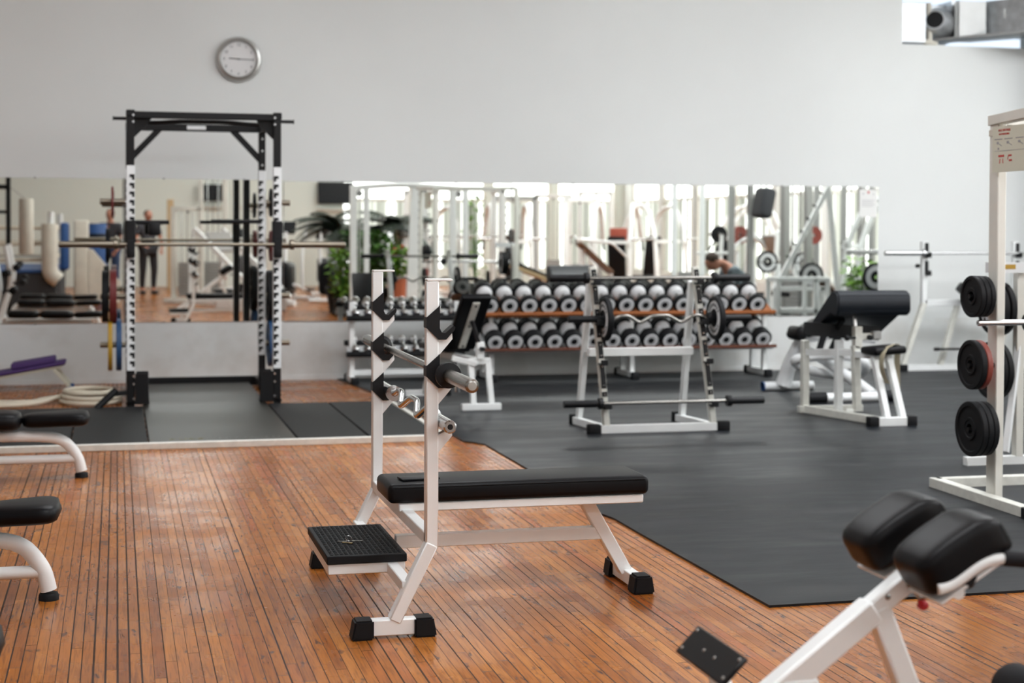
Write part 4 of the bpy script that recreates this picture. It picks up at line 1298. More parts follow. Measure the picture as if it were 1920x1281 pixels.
# ================================================================ flat benches at the left edge
def left_bench(y, xr, lab, tilt):
    t = thing('flat_bench', lab, 'bench', (xr - .8, y, 0))
    b = B().path([(xr - 1.22, y, .05), (xr - 1.16, y, .235), (xr - .30, y, .235), (xr - .12, y, .22), (xr - .04, y, .12), (xr - .02, y, .035)], .030, .13, 16)
    b.build('frame_tube', 'white_paint', t)
    for x in (xr - .02, xr - 1.22):
        b = B().lathe([(0, 0), (.037, 0), (.036, .018), (.032, .026), (0, .026)], (x, y, 0), (0, 0, 1), 22); b.build('rubber_foot', 'rubber', t)
    b = B().tube((xr - 1.2, y, .105), (xr - .05, y, .105), .024, 14); b.build('lower_tube', 'white_paint', t)
    def cushion(x0, x1, zc0, zc1, hh, wf, nm):
        # flattened rounded cushion with a waist
        b = B(); n = 24; m_ = 20; vs = []; fs = []
        for i in range(n + 1):
            u = i / n
            x = x0 + (x1 - x0) * u
            e = (1 - abs(2 * u - 1) ** 9) ** (1 / 2.2)
            hy = wf(u) * e; hz = hh * (1 - abs(2 * u - 1) ** 7) ** (1 / 2.6)
            for j in range(m_):
                a = 2 * PI * j / m_
                ca, sa = math.cos(a), math.sin(a)
                vs.append((x, y + hy * math.copysign(abs(ca) ** .55, ca), zc0 + (zc1 - zc0) * u + hz * math.copysign(abs(sa) ** .65, sa)))
        for i in range(n):
            for j in range(m_):
                fs.append([i * m_ + j, i * m_ + (j + 1) % m_, (i + 1) * m_ + (j + 1) % m_, (i + 1) * m_ + j])
        b._add(vs, fs, True)
        b.build(nm, 'vinyl', t, 80)
    cushion(xr - .335, xr + .028, .318, .330 + tilt, .040, lambda u: .085 + .065 * u * u * (3 - 2 * u), 'head_cushion')
    cushion(xr - .73, xr - .325, .330, .322, .052, lambda u: .14, 'back_cushion')
    cushion(xr - 1.10, xr - .72, .332, .330, .050, lambda u: .14, 'seat_cushion')
    # curved leg upright with rollers at the far end
    b = B().path([(xr - 1.34, y, .04), (xr - 1.28, y, .30), (xr - 1.16, y, .60), (xr - 1.25, y, 1.12)], .034, .22, 14); b.build('leg_upright', 'rack_white', t)
    b = B()
    b.tube((xr - 1.02, y - .22, .62), (xr - 1.02, y + .22, .62), .012, 10)
    b.tube((xr - 1.18, y, .60), (xr - 1.02, y, .62), .016, 10)
    b.tube((xr - 1.10, y - .22, .82), (xr - 1.10, y + .22, .82), .012, 10)
    b.build('roller_axle', 'black_plastic', t)
    b = B()
    for z in (.62, .82):
        for s_ in (-1, 1):
            b.lathe([(.012, .05), (.04, .05), (.045, .06), (.045, .19), (.04, .2), (.012, .2)], (xr - (1.02 if z < .7 else 1.10), y, z), (0, s_, 0), 16)
    b.build('foam_roller', 'foam', t)
    b = B().box((xr - 1.30, y, .035), (.06, .45, .05), bev=.006); b.build('rear_foot', 'rack_white', t)
    return t


left_bench(8.91, -.17, 'flat bench with white curved tube frame, the further of two at the left edge', 0)
left_bench(6.0, -.225, 'flat bench with white curved tube frame, the nearer of two at the left edge', .004)
left_bench(4.1, -.30, 'third flat bench of the left row, seen only in the mirror', 0)

# ================================================================ purple step board and rope
t = thing('step_board', 'purple padded board on pale legs against the wall at the far left', 'exercise board', (-.8, 13.85, 0))
b = B(); b.beam((-.42, 13.82, .235), (-.98, 13.82, .14), .34, .03, .01); b.beam((-.96, 13.82, .142), (-1.9, 13.82, .20), .34, .03, .01); b.build('board', 'purple', t)
b = B(); b.beam((-.45, 13.82, .205), (-.98, 13.82, .112), .30, .02, .004); b.beam((-.96, 13.82, .115), (-1.9, 13.82, .17), .30, .02, .004); b.build('underframe', 'paper_old', t)
for y in (13.69, 13.95):
    b = B().beam((-.52, y, .19), (-.385, y, .03), .03, .03); b.build('leg', 'paper_old', t)
    B().box((-.378, y, .018), (.045, .04, .036), bev=.005).build('foot_cap', 'blue_pad', t)
    b = B().beam((-1.75, y, .16), (-1.85, y, .02), .03, .03); b.build('leg', 'paper_old', t)
o = B().box((-.68, 13.82, .232), (.36, .28, .05), Matrix.Rotation(-.16, 3, 'Y'), bev=.014, seg=3).build('folded_mat', 'purple'); origin_to(o, (-.68, 13.82, .21)); tag(o, 'folded purple mat lying on the purple board at the far left', 'mat')
pts = [(-1.9, 12.75, .02), (-1.0, 12.70, .02), (-.62, 12.62, .02), (-.56, 12.9, .02), (-.30, 13.02, .02), (-.10, 12.95, .055), (-.30, 12.86, .055), (-.44, 12.72, .055), (-.60, 12.50, .02), (-1.0, 12.40, .02), (-1.9, 12.3, .02)]
b = B().path(pts, .019, .15, 12)
cp = []
for i in range(40):
    a = i / 40 * 2 * PI * 1.0
    cp.append((-.20 + .225 * math.cos(a), 12.72 + .32 * math.sin(a), .022 + .0 * i))
cp = cp
b.rings([(p, .019) for p in cp], 12, closed=True)
cp = [(-.19 + .215 * math.cos(2 * PI * i / 40), 12.70 + .29 * math.sin(2 * PI * i / 40), .056) for i in range(40)]
b.rings([(p, .019) for p in cp], 12, closed=True)
cp = [(-.22 + .18 * math.cos(2 * PI * i / 30), 12.74 + .24 * math.sin(2 * PI * i / 30), .09) for i in range(30)]
b.rings([(p, .018) for p in cp], 12, closed=True)
o = b.build('training_rope', 'rope'); origin_to(o, (-.1, 12.7, 0)); tag(o, 'thick cream training rope coiled on the wood floor left of the power rack', 'rope')

# ================================================================ what the mirrors show: the rest of the gym
def stack_tower(x, y, rz, lab, h=2.15, w=.62, m='cream_paint', cable=True, grp='weight stack machines'):
    t = thing('weight_stack_machine', lab, 'weight machine', (x, y, 0), rz, grp, world=False)
    for s_ in (-1, 1):
        B().box((s_ * w / 2, 0, h / 2), (.085, .10, h), bev=.006).build('column', m, t)
    B().box((0, 0, h - .03), (w + .07, .10, .08), bev=.006).build('top_beam', m, t)
    B().box((0, .0, .04), (w + .25, .5, .07), bev=.006).build('base', m, t)
    b = B()
    for i in range(12):
        b.box((0, 0, .14 + i * .052), (.30, .16, .046), bev=.004)
    b.build('weight_stack', 'grey_metal', t)
    b = B()
    for s_ in (-1, 1):
        b.tube((s_ * .10, 0, .1), (s_ * .10, 0, h - .06), .011, 8)
    b.build('guide_rod', 'chrome', t)
    if cable:
        b = B().tube((0, 0, .76), (0, 0, h), .005, 6); b.build('cable', 'black_plastic', t)
        b = B().disc((0, -.06, h - .06), (1, 0, 0), .055, .03, 18); b.build('pulley', 'black_plastic', t)
    return t


def seat_unit(t, sx=0, sy=-.55, back=.75, sm='vinyl', fm='white_paint', lean=.15):
    B().box((sx, sy, .46), (.36, .40, .07), bev=.02, seg=3).build('seat', sm, t, 60)
    B().box((sx, sy + .22 + lean * .3, .50 + back / 2), (.32, .07, back), Matrix.Rotation(-lean, 3, 'X'), bev=.02, seg=3).build('backrest', sm, t, 60)
    B().beam((sx, sy, .42), (sx, sy, .05), .06, .06).build('seat_post', fm, t)
    B().box((sx, sy, .035), (.5, .07, .06), bev=.006).build('foot_bar', fm, t)


def press_machine(x, y, rz, lab, sm='vinyl', plates=None, grp='plate loaded press machines'):
    t = thing('press_machine', lab, 'weight machine', (x, y, 0), rz, grp, world=False)
    seat_unit(t, 0, -.2, .75, sm)
    for s_ in (-1, 1):
        b = B().path([(s_ * .35, .75, .04), (s_ * .35, .65, 1.2), (s_ * .33, .35, 1.85), (s_ * .33, -.15, 1.75), (s_ * .36, -.45, 1.2)], .045, .25, 12); b.build('lever_arm', 'white_paint', t)
        b = B().tube((s_ * .36, -.45, 1.2), (s_ * .36, -.60, 1.0), .02, 10); b.build('handle', 'foam', t)
        b = B().tube((s_ * .35, .66, 1.2), (s_ * .62, .66, 1.2), .024, 12); b.build('loading_peg', 'chrome', t)
        b = B().beam((s_ * .35, .8, .04), (s_ * .35, -.6, .04), .07, .07); b.build('base_rail', 'white_paint', t)
    B().beam((-.35, .7, 1.15), (.35, .7, 1.15), .06, .06).build('cross_beam', 'white_paint', t)
    B().beam((-.35, -.2, .06), (.35, -.2, .06), .06, .06).build('cross_beam', 'white_paint', t)
    return t


def leg_press(x, y, rz, lab):
    t = thing('leg_press', lab, 'weight machine', (x, y, 0), rz, 'leg presses', world=False)
    for s_ in (-1, 1):
        B().beam((s_ * .32, -.9, .15), (s_ * .32, .9, 1.35), .06, .08).build('slanted_rail', 'white_paint', t)
        B().beam((s_ * .34, .9, 1.35), (s_ * .34, 1.0, .03), .06, .06).build('upright', 'white_paint', t)
        B().beam((s_ * .34, -1.0, .04), (s_ * .34, 1.05, .04), .06, .07).build('base_rail', 'white_paint', t)
    B().box((0, .55, 1.12), (.55, .05, .42), Matrix.Rotation(R(-35), 3, 'X'), bev=.01).build('foot_plate', 'grey_metal', t)
    B().box((0, -.6, .42), (.4, .75, .08), Matrix.Rotation(R(35), 3, 'X'), bev=.02, seg=3).build('backrest', 'vinyl', t, 60)
    B().box((0, -.15, .35), (.4, .3, .08), bev=.02, seg=3).build('seat', 'vinyl', t, 60)
    return t


def exercise_bike(x, y, rz, lab, grp='exercise bikes by the window wall'):
    t = thing('exercise_bike', lab, 'exercise bike', (x, y, 0), rz, grp, world=False)
    b = B().box((0, .12, .52), (.16, .62, .50), bev=.07, seg=4); b.build('housing', 'grey_cloth', t, 60)
    b = B().path([(0, -.45, .06), (0, -.25, .4), (0, -.38, .92)], .035, .12, 12); b.build('seat_post', 'rack_white', t)
    b = B().box((0, -.40, .95), (.24, .28, .07), bev=.03, seg=3); b.build('saddle', 'vinyl', t, 60)
    b = B().path([(0, .3, .6), (0, .42, 1.05), (0, .30, 1.2)], .035, .1, 12); b.build('handle_post', 'rack_white', t)
    b = B().path([(-.24, .05, 1.12), (-.24, .28, 1.2), (.24, .28, 1.2), (.24, .05, 1.12)], .018, .06, 10); b.build('handlebar', 'foam', t)
    b = B().box((0, .34, 1.26), (.26, .05, .20), Matrix.Rotation(.4, 3, 'X'), bev=.015); b.build('display', 'screen', t)
    for yy in (-.5, .5):
        B().tube((-.26, yy, .05), (.26, yy, .05), .035, 12).build('foot_tube', 'rack_white', t)
    b = B(); b.tube((-.16, .05, .34), (.16, .05, .34), .015, 8); b.box((-.19, .17, .34), (.09, .10, .03)); b.box((.19, -.07, .34), (.09, .10, .03)); b.build('pedal', 'black_plastic', t)
    return t


def cross_trainer(x, y, rz, lab, m='rack_white'):
    t = thing('cross_trainer', lab, 'cross trainer', (x, y, 0), rz, 'cross trainers', world=False)
    b = B().box((0, .5, .45), (.30, .55, .62), bev=.1, seg=4); b.build('housing', 'screen', t, 60)
    for s_ in (-1, 1):
        b = B().path([(s_ * .18, -.75, .10), (s_ * .18, -.2, .22), (s_ * .18, .5, .35)], .03, .2, 12); b.build('foot_rail', m, t)
        b = B().path([(s_ * .25, .2, .25), (s_ * .25, .25, .9), (s_ * .28, .0, 1.45)], .026, .25, 12); b.build('swing_arm', m, t)
        B().box((s_ * .18, -.45, .22), (.15, .36, .04), bev=.01).build('pedal', 'black_plastic', t)
    b = B().path([(0, .5, .6), (0, .42, 1.3)], .04, .1, 12); b.build('mast', m, t)
    b = B().box((0, .38, 1.38), (.34, .06, .24), Matrix.Rotation(.35, 3, 'X'), bev=.02); b.build('display', 'screen', t)
    b = B(); b.tube((-.3, -.8, .05), (.3, -.8, .05), .035, 12); b.build('foot_tube', m, t)
    b = B(); b.tube((-.3, .8, .05), (.3, .8, .05), .035, 12); b.build('foot_tube', m, t)
    return t


def television(x, y, z, lab, w=.62):
    t = thing('television', lab, 'television', (x, y, z), 0, 'wall televisions', world=False)
    h = w * .62
    B().box((0, .14, h / 2), (w, .07, h), Matrix.Rotation(.18, 3, 'X'), bev=.01).build('casing', 'black_plastic', t)
    B().box((0, .178, h / 2 - .006), (w - .05, .004, h - .05), Matrix.Rotation(.18, 3, 'X')).build('screen', 'screen', t)
    B().beam((0, -.04, h * .6), (0, .12, h * .5), .06, .06).build('wall_bracket', 'grey_metal', t)
    B().box((0, .06, -.13), (w * 1.05, .22, .035), bev=.004).build('shelf', 'cream_paint', t)
    return t


def leafy(x, y, h, r_, lab, n=260, pot='terracotta', leafm='leaf', pr=.16, ph=.3, ls=.13, flowers=0, grp='potted plants in the window corner'):
    t = thing('potted_plant', lab, 'plant', (x, y, 0), 0, grp, world=False)
    p = B().lathe([(0, 0), (pr * .72, 0), (pr * .95, ph * .86), (pr, ph * .86), (pr, ph), (pr * .9, ph), (pr * .88, ph - .03), (0, ph - .03)], n=24).build('pot', pot, t)
    B().disc((0, 0, ph - .035), (0, 0, 1), pr * .88, .01).build('soil', 'soil', p)
    rnd = random.Random(int(x * 100 + y * 10)); b = B(); st = B()
    for i in range(n // 9):
        a = rnd.uniform(0, 2 * PI); e = rnd.uniform(.1, 1); hh = ph + (h - ph) * rnd.uniform(.35, 1)
        st.path([(0, 0, ph - .03), (math.cos(a) * r_ * e * .4, math.sin(a) * r_ * e * .4, ph + (hh - ph) * .6), (math.cos(a) * r_ * e, math.sin(a) * r_ * e, hh)], .006, .1, 5, seg=2)
    st.build('stem', 'leaf', t)
    for i in range(n):
        a = rnd.uniform(0, 2 * PI); z = ph + (h - ph) * rnd.uniform(.05, 1); rr = r_ * math.sqrt(rnd.random()) * (1 - .35 * abs((z - ph) / (h - ph) - .55))
        c = V((math.cos(a) * rr, math.sin(a) * rr, z))
        dr = V((math.cos(a + rnd.uniform(-1, 1)), math.sin(a + rnd.uniform(-1, 1)), rnd.uniform(-.7, .5))).normalized()
        sd = dr.cross(V((rnd.uniform(-.4, .4), rnd.uniform(-.4, .4), 1))).normalized()
        L_ = ls * rnd.uniform(.6, 1.3); w_ = L_ * .28; nn_ = dr.cross(sd) * L_ * .12
        q = [c, c + dr * L_ * .35 + sd * w_ - nn_ * .0, c + dr * L_ * .75 + sd * w_ * .7, c + dr * L_, c + dr * L_ * .75 - sd * w_ * .7, c + dr * L_ * .35 - sd * w_, c + dr * L_ * .5 + nn_]
        b._add(q, [[0, 1, 6], [1, 2, 6], [2, 3, 6], [3, 4, 6], [4, 5, 6], [5, 0, 6]], False)
    b.build('foliage', leafm, t)
    if flowers:
        f = B()
        for i in range(flowers):
            f.ball((rnd.uniform(-.1, .1), rnd.uniform(-.1, .1), h - rnd.uniform(-.02, .1)), .035, 8, 6)
        f.build('flower', 'red_cloth', t)
    return t


def palm(x, y, h, lab, n=13, L=.95):
    t = thing('potted_palm', lab, 'plant', (x, y, 0), 0, 'potted palms by the windows', world=False)
    p = B().lathe([(0, 0), (.17, 0), (.22, .36), (.235, .36), (.235, .42), (.21, .42), (.2, .38), (0, .38)], n=24).build('pot', 'black_plastic', t)
    B().disc((0, 0, .375), (0, 0, 1), .2, .01).build('soil', 'soil', p)
    B().path([(0, 0, .37), (.03, .02, h * .55), (0, 0, h * .72)], .035, .2, 8).build('trunk', 'belt', t)
    rnd = random.Random(int(x * 37 + y * 11)); b = B()
    for i in range(n):
        a = 2 * PI * i / n + rnd.uniform(-.25, .25); el = rnd.uniform(.25, 1.1); pts = []
        for k_ in range(9):
            u = k_ / 8
            hr = L * u * math.cos(el * (1 - u * .5)); z = h * .72 + L * (math.sin(el) * u - .75 * u * u * (1.25 - el * .5))
            pts.append(V((math.cos(a) * hr, math.sin(a) * hr, z)))
        b.rings([(p_, .007 * (1 - .7 * j / 8)) for j, p_ in enumerate(pts)], 5)
        for k_ in range(2, 26):
            u = k_ / 26 * 8; i0 = int(u); f = u - i0
            c = pts[i0].lerp(pts[min(i0 + 1, 8)], f)
            tg = (pts[min(i0 + 1, 8)] - pts[i0]).normalized(); sd = tg.cross(V((0, 0, 1))).normalized()
            for s_ in (-1, 1):
                ll = .30 * math.sin(PI * min(1, .15 + u / 8 * .8))
                e_ = c + (tg * .6 + sd * s_ * .8 + V((0, 0, -.35))).normalized() * ll
                w_ = tg * .024
                b._add([c - w_, c + w_, e_ + w_ * .2 + V((0, 0, .0)), (c + e_) / 2 + V((0, 0, .008))], [[0, 1, 3], [1, 2, 3], [2, 0, 3]], False)
    b.build('fronds', 'palm', t)
    return t


# boxing ring corner on the left
t = thing('boxing_ring', 'boxing ring with cream ropes, blue apron and a white rolled corner pad', 'boxing ring', (-2.8, .8, 0))
b = B().box((-2.9, -.4, .32), (3.9, 4.4, .62), bev=.02); b.build('platform', 'grey_cloth', t)
b = B().box((-2.9, -.4, .655), (3.95, 4.45, .05), bev=.01); b.build('ring_canvas', 'blue_pad', t)
for (px, py) in ((-1.04, 1.75), (-1.04, -2.5), (-4.75, 1.75), (-4.75, -2.5)):
    B().tube((px, py, .6), (px, py, 1.62), .05, 16).build('corner_post', 'rack_white', t)
for z in (1.36, 1.10, .84, .56):
    pl = [(-4.72, 1.70, z), (-1.06, 1.70, z), (-1.06, -2.45, z), (-4.72, -2.45, z)]
    B().path(pl, .030, .05, 10, closed=True).build('ring_rope', 'rope', t)
b = B().path([(-1.06, 1.80, 1.42), (-1.06, 1.84, 1.0), (-1.06, 1.84, .62), (-.92, 1.84, .50)], (.13, .10), .12, 16); b.build('corner_pad', 'canvas_white', t)
b = B().box((-.85, 1.0, 1.05), (.14, .5, .8), bev=.05, seg=3); b.build('blue_corner_pad', 'blue_pad', t)
t = thing('boxing_block', 'tall white padded block beside the boxing ring', 'block', (-.55, 1.0, 0))
B().box((-.58, 1.0, .78), (.24, .4, 1.42), bev=.03, seg=3).build('tall_block', 'canvas_white', t)
b = B().prism([(-.46, .10), (.05, .10), (.05, .45), (-.40, 1.0), (-.46, 1.0)], 'xz', .8, 1.2); b.build('sloped_wedge', 'canvas_white', t)
t = thing('blue_pad_stand', 'blue upright mat roll leaning behind the white boxing block', 'mat', (-.35, -.2, 0))
B().lathe([(0, 0), (.17, 0), (.18, .02), (.18, 1.42), (.17, 1.44), (0, 1.44)], (-.35, -.2, 0), n=24).build('roll', 'blue_pad', t)
B().lathe([(.181, 1.2), (.186, 1.2), (.186, 1.26), (.181, 1.26)], (-.35, -.2, 0), n=24).build('strap', 'black_plastic', t)
t = thing('bag_frame', 'black steel frame with punching bag at the far left of the mirror', 'bag frame', (-2.17, 3.4, 0))
for x in (-2.75, -1.60):
    B().box((x, 3.4, 1.1), (.07, .07, 2.2), bev=.005).build('post', 'black_paint', t)
    B().box((x, 3.4, .03), (.08, .9, .06), bev=.005).build('foot', 'black_paint', t)
b = B().box((-2.17, 3.4, 1.98), (1.2, .07, .07), bev=.005); b.build('top_beam', 'black_paint', t)
b = B().box((-2.17, 3.4, 1.60), (1.2, .05, .05), bev=.005); b.build('middle_beam', 'black_paint', t)
t = thing('punching_bag', 'slim white and black punching bag hanging in the black frame', 'punching bag', (-1.36, 3.0, .9))
B().lathe([(0, 0), (.10, 0), (.11, .02), (.11, .84), (.10, .86), (0, .86)], (-1.36, 3.0, .95), n=20).build('bag', 'canvas_white', t)
B().tube((-1.36, 3.0, 1.8), (-1.60, 3.38, 2.0), .008, 6).build('chain', 'grey_metal', t)
t = thing('boxing_gloves', 'pair of red boxing gloves hanging on the black frame', 'gloves', (-1.91, 3.35, 1.2))
for dx in (-.05, .06):
    b = B(); b.ball((-1.86 + dx, 3.34, 1.28), .07, 14, 10, (.8, .7, 1.2)); b.tube((-1.86 + dx, 3.34, 1.34), (-1.86 + dx, 3.35, 1.48), .045, 12); b.build('glove', 'red_cloth', t)
b = B(); b.tube((-1.91, 3.35, 1.48), (-1.87, 3.39, 1.60), .006, 6); b.build('lace', 'rack_white', t)

# machines behind the camera, left part
stack_tower(1.25, -1.0, .3, 'cream weight stack tower nearest the boxing ring in the mirror', 1.75, .5)
stack_tower(1.75, -1.6, .2, 'tall cream cable tower with square head seen left of the hanging television', 2.7, .45)
stack_tower(2.6, -2.9, -.1, 'cream weight stack beside the leg press in the mirror', 1.8)
leg_press(2.15, .3, 2.5, 'white leg press with slanted rails reflected inside the power rack')
t = thing('storage_bench', 'low white storage block with a black padded top reflected inside the power rack', 'storage bench', (2.05, 2.1, 0))
B().box((2.15, 2.1, .16), (1.15, .5, .30), bev=.01).build('body', 'rack_white', t)
B().box((2.15, 2.1, .335), (1.2, .54, .05), bev=.015, seg=2).build('padded_top', 'vinyl', t)
television(2.15, YF, 2.0, 'black television on a bracket, left one on the far wall')
television(5.05, YF, 1.95, 'black television on a bracket, right one next to the windows', .85)
palm(4.75, -7.3, 2.0, 'dark palm in a black pot under the right television', 11, 1.0)
cross_trainer(3.15, -.7, .4, 'black and white cross trainer furthest left of the cardio row')
cross_trainer(4.0, -1.0, .4, 'black and white cross trainer in the middle of the cardio row')
exercise_bike(4.3, -3.7, .9, 'dark exercise bike at the right end of the cardio row')
exercise_bike(2.7, -6.9, .2, 'dark exercise bike furthest back under the televisions')
# timber post by the ring
tag(origin_to(B().box((1.15, -7.2, 1.0), (.14, .14, 2.0), bev=.01).build('wooden_post', 'wood_beam'), (1.15, -7.2, 0)), 'brown wooden post reflected inside the power rack, left side', 'post')

# plants
palm(3.50, 3.1, 1.85, 'dark drooping palm left in the plant corner of the mirror', 15, .85)
palm(4.35, 3.4, 1.90, 'dark drooping palm right in the plant corner of the mirror', 15, .8)
leafy(3.42, 4.05, 1.05, .22, 'bright green bush at the left end of the plant corner', 200, leafm='leaf_bright', pot='black_plastic')
leafy(3.85, 3.75, 1.35, .48, 'dense green bush in the large black pot', 800, pot='black_plastic', pr=.26, ph=.42)
leafy(4.28, 4.10, 1.08, .20, 'light green plant in a terracotta pot with red flowers', 260, leafm='leaf_bright', pr=.14, ph=.62, flowers=5)
leafy(4.0, 2.6, 1.35, .36, 'mid green plant at the back of the plant corner', 260, pot='black_plastic')
leafy(9.6, 9.3, 1.0, .22, 'small green plant behind the machines at the right end of the mirror', 160, leafm='leaf_bright', pot='terracotta')
leafy(6.9, -2.0, 2.05, .22, 'tall thin green plant hanging high near the window', 120, leafm='leaf_bright', pot='black_plastic', ph=.3)


# white free-standing cable frame near the mirror
def crossover(x0, x1, y, h, lab):
    t = thing('cable_crossover', lab, 'cable machine', ((x0 + x1) / 2, y, 0), 0, 'white cable crossovers')
    for x in (x0, x1):
        B().box((x, y, h / 2), (.10, .10, h), bev=.006).build('outer_post', 'white_paint', t)
        B().box((x + .20, y, h / 2), (.08, .08, h), bev=.006).build('inner_post', 'white_paint', t)
        b = B()
        for i in range(10):
            b.box((x + .10, y, .12 + i * .05), (.12, .14, .044), bev=.003)
        b.build('weight_stack', 'grey_metal', t)
        b = B().tube((x + .10, y, .1), (x + .10, y, h - .08), .010, 8); b.build('guide_rod', 'chrome', t)
        B().box((x + .10, y, .035), (.34, .7, .06), bev=.005).build('base', 'white_paint', t)
        B().disc((x + .10, y - .06, h - .12), (0, 1, 0), .05, .03, 16).build('pulley', 'black_plastic', t)
    b = B().path([(x0, y, h - .04), ((x0 + x1) / 2, y, h + .03), (x1 + .2, y, h - .04)], .04, .5, 10); b.build('arched_top', 'white_paint', t)
    B().beam((x0 + .90, y, .03), (x0 + .99, y, h - .03), .19, .08, .008, upv=(0, 1, 0)).build('centre_column', 'white_paint', t)
    b = B(); b.tube((x0 + .45, y, h - .05), (x0 + .45, y, h - .42), .004, 6); b.path([(x0 + .40, y, h - .52), (x0 + .45, y, h - .42), (x0 + .50, y, h - .52)], .007, .02, 6, closed=True); b.build('cable_handle', 'grey_metal', t)
    return t


crossover(3.5, 5.05, 4.6, 2.03, 'large white cable crossover reflected right of the power rack')
t = thing('smith_machine', 'wide white Smith machine with guide rods in the middle of the mirror', 'Smith machine', (5.5, 3.0, 0))
for x in (4.85, 6.15):
    B().box((x, 3.3, 1.03), (.10, .10, 2.06), bev=.006).build('post', 'white_paint', t)
    B().box((x, 2.7, 1.03), (.07, .07, 2.06), bev=.006).build('post', 'white_paint', t)
    B().tube((x + .02, 3.05, .05), (x + .02, 3.05, 2.0), .016, 10).build('guide_rod', 'chrome', t)
    B().box((x, 3.0, .035), (.09, .9, .07), bev=.005).build('base_rail', 'white_paint', t)
    b = B()
    for i in range(12):
        b.tube((x + .05, 3.3, .3 + i * .13), (x + .10, 3.3, .3 + i * .13), .012, 8)
    b.build('stop_peg', 'black_plastic', t)
    B().box((x, 3.0, 2.0), (.07, .7, .07), bev=.005).build('top_rail', 'white_paint', t)
B().box((5.5, 3.3, 2.03), (1.4, .08, .08), bev=.005).build('top_beam', 'white_paint', t)
B().box((5.5, 3.3, .07), (1.3, .07, .07), bev=.005).build('lower_beam', 'white_paint', t)
olympic_bar('barbell fixed in the guide rods of the white Smith machine', (5.5, 3.05, 1.25), (1, 0, 0), 2.1, .024, .014, .25, 'steel', 'steel')
plate((6.42, 3.05, 1.25), (1, 0, 0), .12, .03, 'red_brown', 'small red plate on the Smith machine bar in the mirror', grp='plates on the Smith machine')
plate((6.36, 3.05, 1.25), (1, 0, 0), .13, .03, 'rubber', 'black plate beside the red one on the Smith machine bar', grp='plates on the Smith machine')
plate((6.25, 3.3, .92), (1, 0, 0), .17, .05, 'rubber', 'black plate stored low on the right post of the Smith machine', grp='plates on the Smith machine')

t = thing('decline_board', 'long pale slanted board with black pad reflected behind the dumbbells', 'bench', (6.4, 5.0, 0))
B().beam((5.9, 5.0, .86), (6.85, 5.0, .48), .30, .05, .012).build('board_pad', 'vinyl', t)
B().beam((5.9, 5.0, .80), (6.9, 5.0, .42), .32, .06, .01).build('board_frame', 'wood_beam', t)
for x, h_ in ((6.0, .78), (6.75, .44)):
    for yy in (4.88, 5.12):
        B().beam((x, yy, h_), (x, yy, .02), .045, .045).build('leg', 'cream_paint', t)
t = thing('sit_up_board', 'brown slanted sit-up board with chrome hoop in the mirror', 'bench', (8.1, 2.3, 0))
B().beam((7.75, 2.3, 1.15), (8.35, 2.3, .62), .34, .06, .015).build('board', 'tan_pad', t)
B().path([(7.68, 2.15, 1.12), (7.66, 2.15, 1.26), (7.66, 2.45, 1.26), (7.68, 2.45, 1.12)], .016, .05, 10).build('hoop', 'chrome', t)
B().beam((7.85, 2.3, 1.03), (7.8, 2.3, .02), .06, .06).build('leg', 'rack_white', t)
B().beam((8.35, 2.3, .6), (8.4, 2.3, .02), .06, .06).build('leg', 'rack_white', t)
B().path([(7.7, 2.5, 1.2), (8.3, 2.5, 1.15), (8.6, 2.4, .9)], .02, .1, 10).build('hand_rail', 'rack_white', t)
# window-side machines
stack_tower(8.3, .6, .1, 'white weight stack tower in front of the window wall, left of the press machine', 1.95, .55, 'white_paint')
stack_tower(7.4, -.8, .0, 'pale weight stack tower with mirror-like panel by the far windows', 2.0, .8, 'grey_metal')
stack_tower(9.95, 6.6, .3, 'tall grey cable column behind the seated man', 2.4, .5, 'grey_metal')
stack_tower(8.95, 8.7, 1.35, 'grey cable column at the right of the mirror, closest to the notice', 2.4, .5, 'grey_metal')
stack_tower(11.3, 6.4, 1.2, 'grey cable column behind the red plates in the mirror', 2.5, .55, 'grey_metal')
t = press_machine(8.7, 1.6, .5, 'white overhead press machine with red head pad')
B().box((0, -.10, 1.27), (.32, .08, .26), bev=.02, seg=3).build('head_pad', 'seat_red', t, 60)
press_machine(9.9, -.1, -.3, 'white chest press machine with black seat by the far windows')
press_machine(11.2, 1.5, -.9, 'white chest press machine with black seat beside the right windows')
press_machine(10.9, 10.3, 1.9, 'white lever machine with black seat near the right end of the mirror')
press_machine(10.7, 8.3, 2.3, 'white lever machine with long curved arms in front of the grey column')
leg_press(11.3, 3.7, 1.2, 'white leg press behind the seated man')
press_machine(6.9, .6, .1, 'white lever machine with black seat in front of the high bright windows')
press_machine(6.2, -3.2, -.3, 'white lever machine furthest back between plants and windows')
stack_tower(5.7, -1.4, .1, 'white weight stack tower between the crossover posts and the windows', 2.1, .6, 'white_paint')
stack_tower(8.9, -3.4, .2, 'white weight stack tower far back by the front windows', 2.1, .7, 'white_paint')
stack_tower(10.2, -4.6, .5, 'white weight stack tower in the furthest window corner', 2.2, .7, 'white_paint')
stack_tower(8.4, 6.0, .35, 'tall white cable column left of the seated person in the mirror', 2.4, .42, 'white_paint')
stack_tower(9.25, 6.0, .3, 'tall grey cable column just right of the seated person in the mirror', 2.4, .3, 'grey_metal')
stack_tower(10.6, 7.2, .5, 'tall grey cable column between red plate and T-bar machine', 2.4, .4, 'grey_metal')
t = thing('dumbbell_shelf', 'black shelf of small weights against the right windows in the mirror', 'shelf', (11.6, 12.0, 0))
for z in (.35, .70, 1.05, 1.40):
    B().box((11.6, 12.0, z), (.35, 1.4, .04), bev=.004).build('shelf_board', 'black_plastic', t)
for y in (11.3, 12.7):
    B().box((11.6, y, .78), (.06, .06, 1.56), bev=.004).build('post', 'black_paint', t)
